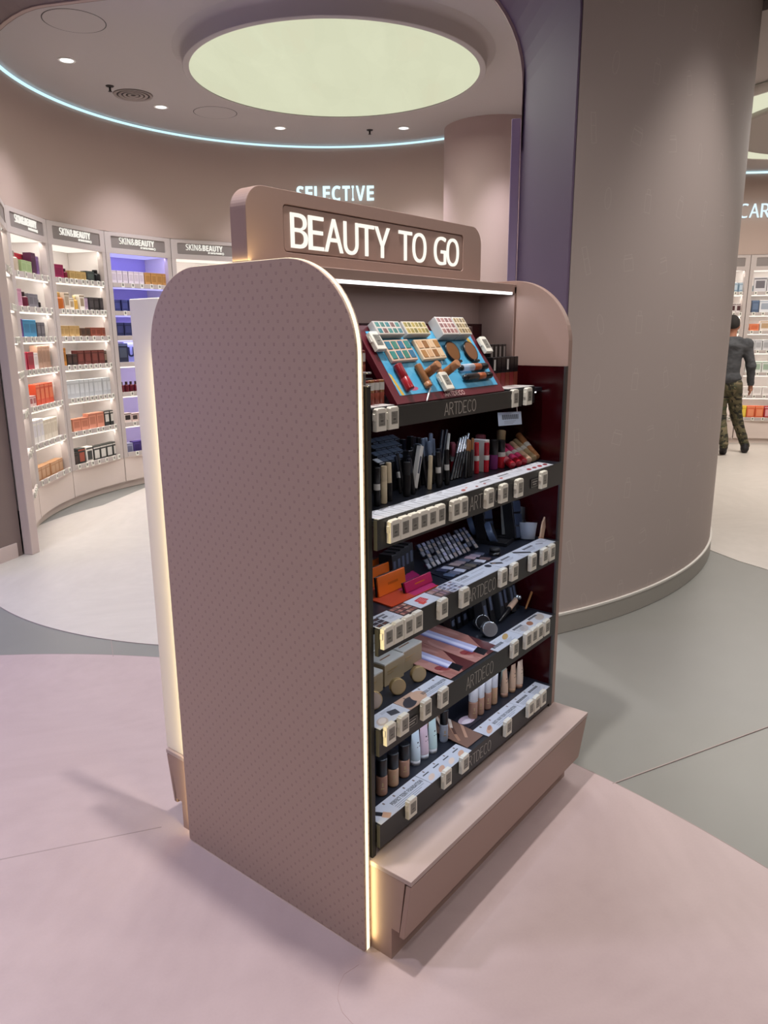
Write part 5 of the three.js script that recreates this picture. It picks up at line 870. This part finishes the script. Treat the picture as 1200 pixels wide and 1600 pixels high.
  const standing = (label, x, v, r, h) => { const t = tilt('bronzer_stick', label, 'stick', x, v, 0.001, 'sticks on the blue board'); obj('barrel', lathe([[0, 0], [r * 0.9, 0], [r, 0.002], [r, h * 0.6], [0, h * 0.6]], 18).rotateX(Math.PI / 2), P.brown, t); obj('cap', lathe([[0, h * 0.6], [r * 0.98, h * 0.6], [r * 0.98, h - 0.003], [r * 0.85, h], [0, h]], 18).rotateX(Math.PI / 2), P.brownTop, t); };
  standing('brown stick standing out of the blue board below the golden palette', 0.432, 0.077, 0.0125, 0.055); standing('brown stick standing out of the blue board below the bronze mirror', 0.522, 0.075, 0.012, 0.058);
  for (const [x, v, w] of [[0.615, 0.109, 'nearer'], [0.713, 0.107, 'farther']]) {
    const t = tilt('bronzer_disc', `${w} round bronzer disc with black rim on the blue board`, 'compact', x, v, 0.003, 'bronzer discs'); t.rotation.x = TH + 0.12;
    obj('rim', lathe([[0.0, -0.003], [0.031, -0.003], [0.033, 0], [0.031, 0.003], [0.029, 0.002], [0, 0.002]], 36).rotateX(Math.PI / 2).translate(0, 0.035, 0.003), P.black, t);
    obj('powder', lathe([[0, 0.0028], [0.0285, 0.0028], [0.029, 0.002]], 36).rotateX(Math.PI / 2).translate(0, 0.035, 0.003), std(w === 'nearer' ? 0x7a4e22 : 0x7e5434, 0.6), t); obj('foot', rb(0.032, 0.008, 0.012, 0.004, 0.001, 0.004, 0.002), P.black, t);
  }
  for (const [v, w, m, x0] of [[0.085, 'upper glassy', P.frost, 0.61], [0.053, 'lower all black', P.black, 0.606]]) {
    const t = tilt('bronzing_tube', `${w} tube with copper band lying across the blue board`, 'tube', x0, v, 0.0115, 'bronzing tubes'); const ax = (g) => g.rotateZ(-Math.PI / 2);
    obj('barrel', ax(lathe([[0, 0], [0.009, 0.002], [0.0105, 0.004], [0.0105, 0.062], [0, 0.062]], 20)), m, t); obj('band', ax(lathe([[0, 0.062], [0.0108, 0.062], [0.0108, 0.1], [0, 0.1]], 20)), P.copper, t); obj('cap', ax(lathe([[0, 0.1], [0.0105, 0.1], [0.0105, 0.138], [0.0085, 0.142], [0, 0.142]], 20)), P.black, t);
    obj('tip', ax(lathe([[0, -0.012], [0.007, -0.01], [0.009, 0.001], [0, 0.002]], 16)), P.black, t);
  }
  const wand = tilt('applicator_wand', 'thin white wand hanging over the lower edge of the board', 'applicator', 0.372, -0.002, 0.004); wand.rotation.z = -0.9; obj('shaft', cyl(0.002, 0.0028, 0.055, 0, 0, 0, 10), P.white, wand); obj('bulb', new THREE.SphereGeometry(0.0036, 10, 8).translate(0, 0.056, 0), P.white, wand);
  for (const [x, v, w] of [[0.283, 0.182, 'on the near edge of the blue board'], [0.49, 0.046, 'lying low in the middle of the blue board'], [0.81, 0.16, 'on the far edge of the blue board']]) { const p = on(x, v, 0.005); priceTag(p, `white electronic price tag ${w}`, TH); }
  // card boxes hanging at both ends of the top tier, with their tags
  for (const [x0, x1, z, w, tg] of [[0.122, 0.222, -0.06, 'near', [0.147, 0.197]], [0.83, 1.01, -0.078, 'far', [0.853, 0.945]]]) {
    const t = thing('label_box', `black box with printed white top at the ${w} end of the top tier`, 'box', [(x0 + x1) / 2, 1.386, z - 0.05]);
    obj('carton', span(-(x1 - x0) / 2, (x1 - x0) / 2, 0, 0.056, -0.045, 0.05, 0.002), P.blackMatt, t);
    obj('top_card', printed(x1 - x0 - 0.004, 0.0016, 0.088, 'top', 0, 0.0565, 0.003), std(0xffffff, 0.45, 0, { map: canvasTex(256, 160, (c, W, H) => { c.fillStyle = '#cfcbc8'; c.fillRect(0, 0, W, H); c.fillStyle = '#6d4a4c'; c.fillRect(110, 20, 30, 120); fine(c, 16, 30, 80, 6); bar(c, 160, 40, 70, 30, '#8a8784'); fine(c, 160, 90, 80, 4); }) }), t);
    tg.forEach((x, i) => priceTag([x, 1.413, z + 0.0005], `white electronic price tag, ${i ? 'farther' : 'nearer'} one on the ${w} black box of the top tier`));
  }
  // lipsticks on a stepped stand at the near end
  const step = thing('step_stand', 'black stepped stand with red brown lipsticks beside the blue board', 'stand', [0.182, 1.4355, -0.16]); obj('step', [span(-0.068, 0.05, 0, 0.006, -0.05, 0.07, 0.001), span(-0.068, 0.05, 0, 0.07, -0.05, 0.02, 0.002)], P.blackMatt, step);
  const stick = (label, group, x, y, z, h, body, cap, r = 0.0088) => { const t = thing('lipstick', label, 'lipstick', [x, y, z], 0, group); obj('barrel', lathe([[0, 0], [r, 0], [r, h * 0.5], [0, h * 0.5]], 14), body, t); obj('cap', lathe([[0, h * 0.5], [r * 0.97, h * 0.5], [r * 0.97, h - 0.002], [r * 0.8, h], [0, h]], 14), cap, t); obj('label', lathe([[r + 0.0004, h * 0.6], [r + 0.0004, h * 0.9]], 14), P.label, t); };
  for (let i = 0; i < 4; i++) stick(`brown lipstick, ${ORD[i]} of four on the lower step of the black stand`, 'lipsticks on the lower step', 0.163 + i * 0.02, 1.4417, -0.108, 0.062, P.rust, i % 2 ? P.brown : P.rust);
  for (let i = 0; i < 3; i++) stick(`red brown lipstick, ${ORD[i]} of three on the upper step of the black stand`, 'lipsticks on the upper step', 0.172 + i * 0.02, 1.5057, -0.16, 0.07, P.rust, P.rust);
  for (let i = 0; i < 2; i++) stick(`tall deep red lipstick beside the edge post, ${i ? 'farther' : 'nearer'} one`, 'tall deep red lipsticks', 0.132 + i * 0.021, 1.5057, -0.148, 0.08, P.red, std(0x7a1a16, 0.35), 0.0095);
  const br = thing('chrome_bracket', 'small bent chrome bracket on top of the black edge post', 'bracket', [0.043, 1.4995, -0.012]); obj('arm', [rb(0.012, 0.004, 0.03, 0, 0.002, 0, 0.001), rb(0.012, 0.03, 0.004, 0.004, 0.016, -0.006, 0.001), rb(0.016, 0.004, 0.02, 0.006, 0.031, 0, 0.001)], P.silver, br);
  // gloss cartons at the far end
  for (let i = 0; i < 6; i++) { const t = thing('gloss_carton', `red and black gloss carton, ${ORD[i]} of six in the front row beyond the blue board`, 'box', [0.868 + i * 0.0285, 1.4355, -0.165], 0, 'gloss cartons in the front row'); obj('carton', rb(0.026, 0.052, 0.026, 0, 0.026, 0, 0.001), i % 2 ? P.rust : std(0x7c2a2c, 0.4), t); obj('sleeve', rb(0.0265, 0.05, 0.0265, 0, 0.077, 0, 0.001), P.black, t); if (i % 3 === 0) obj('label', bx(0.01, 0.034, 0.0008, 0, 0.078, 0.0135), P.label, t); }
  const riser = thing('carton_riser', 'low black riser under the rear gloss cartons', 'stand', [0.98, 1.4355, -0.215]); obj('block', rb(0.13, 0.075, 0.04, 0, 0.0375, 0, 0.002), P.blackMatt, riser); obj('lip', rb(0.13, 0.004, 0.004, 0, 0.077, 0.018, 0.001), P.blackMatt, riser);
  for (let i = 0; i < 4; i++) { const t = thing('gloss_carton', `black gloss carton, ${ORD[i]} of four on the riser beyond the blue board`, 'box', [0.935 + i * 0.0275, 1.511, -0.215], 0, 'gloss cartons on the riser'); obj('carton', rb(0.025, 0.066, 0.025, 0, 0.033, 0, 0.001), P.black, t); obj('label', bx(0.009, 0.05, 0.0008, 0, 0.034, 0.0128), std(0x9a9490, 0.5), t); }
  const ac = thing('display_divider', 'clear upright acrylic pane behind the far edge of the blue board', 'pane', [0.79, 1.4355, -0.24]); obj('pane', rb(0.16, 0.2, 0.003, 0, 0.1, 0, 0.001), P.acrylic, ac); obj('foot', rb(0.16, 0.003, 0.03, 0, 0.0015, 0.012, 0.001), P.acrylic, ac);
  const bc = thing('barcode_label', 'pale blue barcode label hanging under the far end of the top tier', 'label', [0.86, 1.347, -0.086]); bc.rotation.z = -0.06; bc.rotation.x = -0.15;
  obj('sheet', printed(0.15, 0.042, 0.001, 'front', 0, 0, 0), std(0xffffff, 0.5, 0, { map: canvasTex(256, 72, (c, w, h) => { c.fillStyle = '#bccbe2'; c.fillRect(0, 0, w, h); for (let i = 0; i < 34; i++) bar(c, 40 + i * 5.4, 14, 1.5 + (i * 7) % 4, 26, '#20242c'); fine(c, 60, 48, 130, 3); }) }), bc);
  obj('string', bx(0.004, 0.018, 0.001, 0.05, 0.0285, 0), P.label, bc);
}
// --- white display insert on the kiosk's rear side
{
  const t = thing('rear_display', 'white side slab of the display on the kiosk rear', 'display shelf', [0, 0, 0]);
  obj('side_panel', rb(0.016, 1.446, 0.14, 0.044, KY + 0.7235, -0.821, 0.003), std(0xf8f3e2, 0.5), t); obj('side_panel', rb(0.016, 1.446, 0.14, KW - 0.06, KY + 0.7235, -0.821, 0.003), std(0xf8f3e2, 0.5), t);
  obj('back_panel', span(0.052, KW - 0.068, KY + 0.001, 1.6, -0.44, -0.425), K.wine, t);
  obj('rear_sides', span(0.037, 0.05, KY + 0.001, 1.55, -0.75, -0.425), K.steel, t);
}
// ---------------------------------------------------------------- the man walking away in the far room
{
  // joints in metres: x to his right, y up, z forward
  const person = thing('person', 'man in dark grey hooded top and camouflage trousers walking away, seen from behind', 'person', [9.264, 0, -1.498], 0);
  const f = [0.965, -0.26];                              // forward
  person.rotation.y = Math.atan2(f[0], f[1]);
  const sm = (a, b, k) => { const h = Math.max(k - Math.abs(a - b), 0) / k; return Math.min(a, b) - h * h * k / 4; };
  const cap = (x, y, z, [a, b, ra, rb_]) => { const px = x - a[0], py = y - a[1], pz = z - a[2], bx_ = b[0] - a[0], by = b[1] - a[1], bz = b[2] - a[2]; const t = Math.max(0, Math.min(1, (px * bx_ + py * by + pz * bz) / (bx_ * bx_ + by * by + bz * bz))); return Math.hypot(px - bx_ * t, py - by * t, pz - bz * t) - (ra + (rb_ - ra) * t); };
  const ell = (x, y, z, c, r) => { const q = Math.hypot((x - c[0]) / r[0], (y - c[1]) / r[1], (z - c[2]) / r[2]); return (q - 1) * Math.min(...r); };
  function skin(center, half, res, fn) {
    const mc = new MarchingCubes(res, new THREE.MeshBasicMaterial(), false, false, 200000), n = res, h = n / 2;
    mc.isolation = 0;
    for (let k = 0; k < n; k++) for (let j = 0; j < n; j++) for (let i = 0; i < n; i++) mc.field[i + j * n + k * n * n] = -fn(center[0] + half * (i - h) / h, center[1] + half * (j - h) / h, center[2] + half * (k - h) / h);
    mc.update();
    const c = mc.count, g = new THREE.BufferGeometry(), p = new Float32Array(c * 3), q = new Float32Array(c * 3);
    for (let i = 0; i < c * 3; i++) { p[i] = center[i % 3] + half * mc.positionArray[i]; }
    g.setAttribute('position', new THREE.BufferAttribute(p, 3)); g.computeVertexNormals();
    for (let i = 0; i < c; i++) { const e = 0.004, x = p[3 * i], y = p[3 * i + 1], z = p[3 * i + 2], d0 = fn(x, y, z); const a = [fn(x + e, y, z) - d0, fn(x, y + e, z) - d0, fn(x, y, z + e) - d0], L = Math.hypot(...a) || 1; q.set([a[0] / L, a[1] / L, a[2] / L], 3 * i); }
    g.setAttribute('normal', new THREE.BufferAttribute(q, 3));
    const u = new Float32Array(c * 2); for (let i = 0; i < c; i++) { u[2 * i] = p[3 * i] + p[3 * i + 2] * 0.7; u[2 * i + 1] = p[3 * i + 1]; } g.setAttribute('uv', new THREE.BufferAttribute(u, 2));
    return g;
  }
  const J = { pelvis: [0, 0.95, 0], chest: [0, 1.3, 0.0], neck: [0, 1.5, 0.02], head: [0.005, 1.66, 0.04], sR: [0.185, 1.43, 0], eR: [0.335, 1.2, -0.03], wR: [0.455, 0.985, 0.0], sL: [-0.185, 1.43, 0], eL: [-0.26, 1.16, 0.02], wL: [-0.28, 0.93, 0.1], hR: [0.085, 0.9, 0], kR: [0.045, 0.5, 0.03], aR: [-0.03, 0.15, -0.16], hL: [-0.085, 0.9, 0], kL: [-0.15, 0.5, 0.18], aL: [-0.3, 0.09, 0.24] };
  const mir = (a) => [-a[0], a[1], a[2]];
  // one continuous body: head, neck, trunk, limbs and hands
  const fingers = (w, e, side) => {   // five fingers from the palm, slightly curled
    const o = [], d = [w[0] - e[0], w[1] - e[1], w[2] - e[2]], L = Math.hypot(...d), u = d.map((v) => v / L), s = [0, 0.1, 1], pal = [w[0] + u[0] * 0.085, w[1] + u[1] * 0.085, w[2] + u[2] * 0.085];
    o.push([[w[0], w[1], w[2]], pal, 0.026, 0.03]);
    for (let i = 0; i < 4; i++) { const off = (i - 1.5) * 0.02, l = [0.07, 0.08, 0.074, 0.058][i], a = [pal[0], pal[1], pal[2] + off], b = [a[0] + u[0] * l * 0.55, a[1] + u[1] * l * 0.55, a[2] + off * 0.2 + u[2] * l * 0.55], c = [b[0] + u[0] * l * 0.4 - side * 0.018, b[1] + u[1] * l * 0.42, b[2] + u[2] * l * 0.4]; o.push([a, b, 0.0095, 0.0088], [b, c, 0.0088, 0.0075]); }
    const ta = [w[0] + u[0] * 0.035, w[1] + u[1] * 0.035, w[2] + 0.026], tb = [ta[0] + u[0] * 0.04 - side * 0.006, ta[1] + u[1] * 0.04, ta[2] + 0.03], tc = [tb[0] + u[0] * 0.03 - side * 0.01, tb[1] + u[1] * 0.03, tb[2] + 0.008]; o.push([ta, tb, 0.012, 0.0105], [tb, tc, 0.0105, 0.008]);
    return o;
  };
  const HR = fingers(J.wR, J.eR, 1), HL = fingers(J.wL, J.eL, -1);
  const headF = (x, y, z) => {
    let d = sm(ell(x, y, z, [0.005, 1.685, 0.035], [0.076, 0.105, 0.096]), ell(x, y, z, [0.005, 1.625, 0.062], [0.056, 0.075, 0.066]), 0.04);
    d = sm(d, cap(x, y, z, [J.neck, [0.003, 1.6, 0.03], 0.058, 0.054]), 0.03);
    d = sm(d, ell(x, y, z, [0.005, 1.655, 0.135], [0.013, 0.022, 0.018]), 0.015);
    for (const s of [-1, 1]) { d = sm(d, ell(x, y, z, [0.005 + s * 0.08, 1.66, 0.025], [0.01, 0.032, 0.02]), 0.012); d = Math.max(d, -ell(x, y, z, [0.005 + s * 0.03, 1.68, 0.132], [0.016, 0.008, 0.01])); }
    return Math.max(d, -ell(x, y, z, [0.005, 1.607, 0.132], [0.024, 0.004, 0.008]));
  };
  const bodyF = (x, y, z) => {
    let d = sm(cap(x, y, z, [[0, 0.98, 0], [0, 1.38, 0], 0.105, 0.12]), cap(x, y, z, [J.sL, J.sR, 0.06, 0.06]), 0.08);
    d = sm(d, cap(x, y, z, [[0, 1.42, 0], J.neck, 0.07, 0.056]), 0.05);
    for (const [a, b, c] of [[J.sR, J.eR, J.wR], [J.sL, J.eL, J.wL]]) { d = sm(d, cap(x, y, z, [a, b, 0.048, 0.04]), 0.03); d = sm(d, cap(x, y, z, [b, c, 0.04, 0.027]), 0.02); }
    for (const [a, b, c] of [[J.hR, J.kR, J.aR], [J.hL, J.kL, J.aL]]) { d = sm(d, cap(x, y, z, [a, b, 0.085, 0.055]), 0.04); d = sm(d, cap(x, y, z, [b, c, 0.055, 0.036]), 0.03); }
    return d;
  };
  const hand = (H) => (x, y, z) => { let d = 1; for (const h of H) d = sm(d, cap(x, y, z, h), 0.006); return d; };
  const skinM = std(0xa8745c, 0.55);
  obj('body', [skin([0, 0.86, 0.02], 0.78, 110, bodyF), skin([0.005, 1.62, 0.04], 0.2, 72, headF), skin([J.wR[0] + 0.03, J.wR[1] - 0.07, J.wR[2] + 0.03], 0.13, 64, hand(HR)), skin([J.wL[0], J.wL[1] - 0.07, J.wL[2] + 0.04], 0.13, 64, hand(HL))], skinM, person);
  const hair = (x, y, z) => { const d = ell(x, y, z, [0.005, 1.692, 0.022], [0.087, 0.112, 0.102]); return Math.max(d, (1.62 - y) + 0.55 * (z - 0.02) - 0.005, 0.55 * (z - 0.075) - (y - 1.7)); };
  obj('hair', skin([0.005, 1.69, 0.03], 0.14, 56, hair), std(0x1a1512, 0.85), person);
  const fold = (x, y, z) => 0.004 * perlin.noise(x * 9, y * 14, z * 9) + 0.0025 * perlin.noise(x * 22, y * 30 + 3, z * 22);
  const topF = (x, y, z) => {
    let d = sm(cap(x, y, z, [[0, 1.02, 0.0], [0, 1.36, -0.005], 0.135, 0.15]), cap(x, y, z, [J.sL, J.sR, 0.075, 0.075]), 0.09);
    d = sm(d, ell(x, y, z, [0, 1.0, 0], [0.165, 0.07, 0.14]), 0.04);
    for (const [a, b, c] of [[J.sR, J.eR, J.wR], [J.sL, J.eL, J.wL]]) { d = sm(d, cap(x, y, z, [a, b, 0.066, 0.058]), 0.04); d = sm(d, cap(x, y, z, [b, c, 0.057, 0.044]), 0.03); }
    d = sm(d, cap(x, y, z, [[-0.09, 1.475, -0.05], [0.09, 1.475, -0.05], 0.055, 0.055]), 0.03);                   // folded hood
    d = sm(d, cap(x, y, z, [[-0.05, 1.42, -0.115], [0.05, 1.42, -0.115], 0.05, 0.05]), 0.035);
    d = sm(d, cap(x, y, z, [[0, 1.47, 0.0], [0, 1.52, 0.01], 0.09, 0.075]), 0.03);
    d = Math.max(d, 0.905 - y + (Math.abs(x) > 0.24 ? 0 : 0.03), -(Math.hypot(x, z - 0.025) - 0.062 + (1.5 - y)));
    return d + fold(x, y, z);
  };
  obj('hooded_top', skin([0.02, 1.2, 0.02], 0.46, 96, topF), std(0xffffff, 0.9, 0, { map: (() => { const t = noiseTex(1, [62, 63, 66], 0.06, [[5, 1], [18, 0.7]], 256); t.repeat.set(2, 2); return t; })() }), person);
  const legF = (x, y, z) => {
    let d = sm(cap(x, y, z, [[-0.05, 0.92, 0], [0.05, 0.92, 0], 0.122, 0.122]), 1, 0.01);
    for (const [a, b, c] of [[J.hR, J.kR, J.aR], [J.hL, J.kL, J.aL]]) { d = sm(d, cap(x, y, z, [a, b, 0.1, 0.074]), 0.035); d = sm(d, cap(x, y, z, [b, c, 0.074, 0.056]), 0.03); }
    return Math.max(d, y - 0.985) + fold(x, y, z) * 1.6;
  };
  const camo = canvasTex(256, 256, (c, w, h) => { c.fillStyle = '#4c4733'; c.fillRect(0, 0, w, h); for (let i = 0; i < 150; i++) { c.fillStyle = ['#2b2a20', '#5f5840', '#38402a', '#6b6048', '#211f19'][i % 5]; c.beginPath(); c.ellipse(rnd() * w, rnd() * h, 6 + rnd() * 20, 4 + rnd() * 9, rnd() * 3, 0, 7); c.fill(); } });
  camo.repeat.set(2.6, 2.6);
  obj('trousers', skin([-0.02, 0.52, 0.03], 0.53, 96, legF), std(0xffffff, 0.9, 0, { map: camo }), person);
  const shoe = (a, pitch) => { const g = skin([0, 0.05, 0.05], 0.2, 56, (x, y, z) => Math.max(sm(ell(x, y, z, [0, 0.045, 0.1], [0.048, 0.045, 0.1]), sm(ell(x, y, z, [0, 0.055, -0.02], [0.042, 0.06, 0.065]), cap(x, y, z, [[0, 0.06, 0], [0, 0.12, -0.005], 0.045, 0.045]), 0.03), 0.04), -y, y - 0.13)); return g.rotateX(pitch).translate(a[0], a[1], a[2]); };
  obj('shoe', shoe([-0.03, 0.065, -0.15], 0.6), std(0x17151a, 0.7), person);
  obj('shoe', shoe([-0.3, 0.0, 0.23], 0), std(0x17151a, 0.7), person);
}
scene.traverse((o) => { if (o.isMesh) { o.castShadow = true; o.receiveShadow = true; } });
renderer.render(scene, camera);
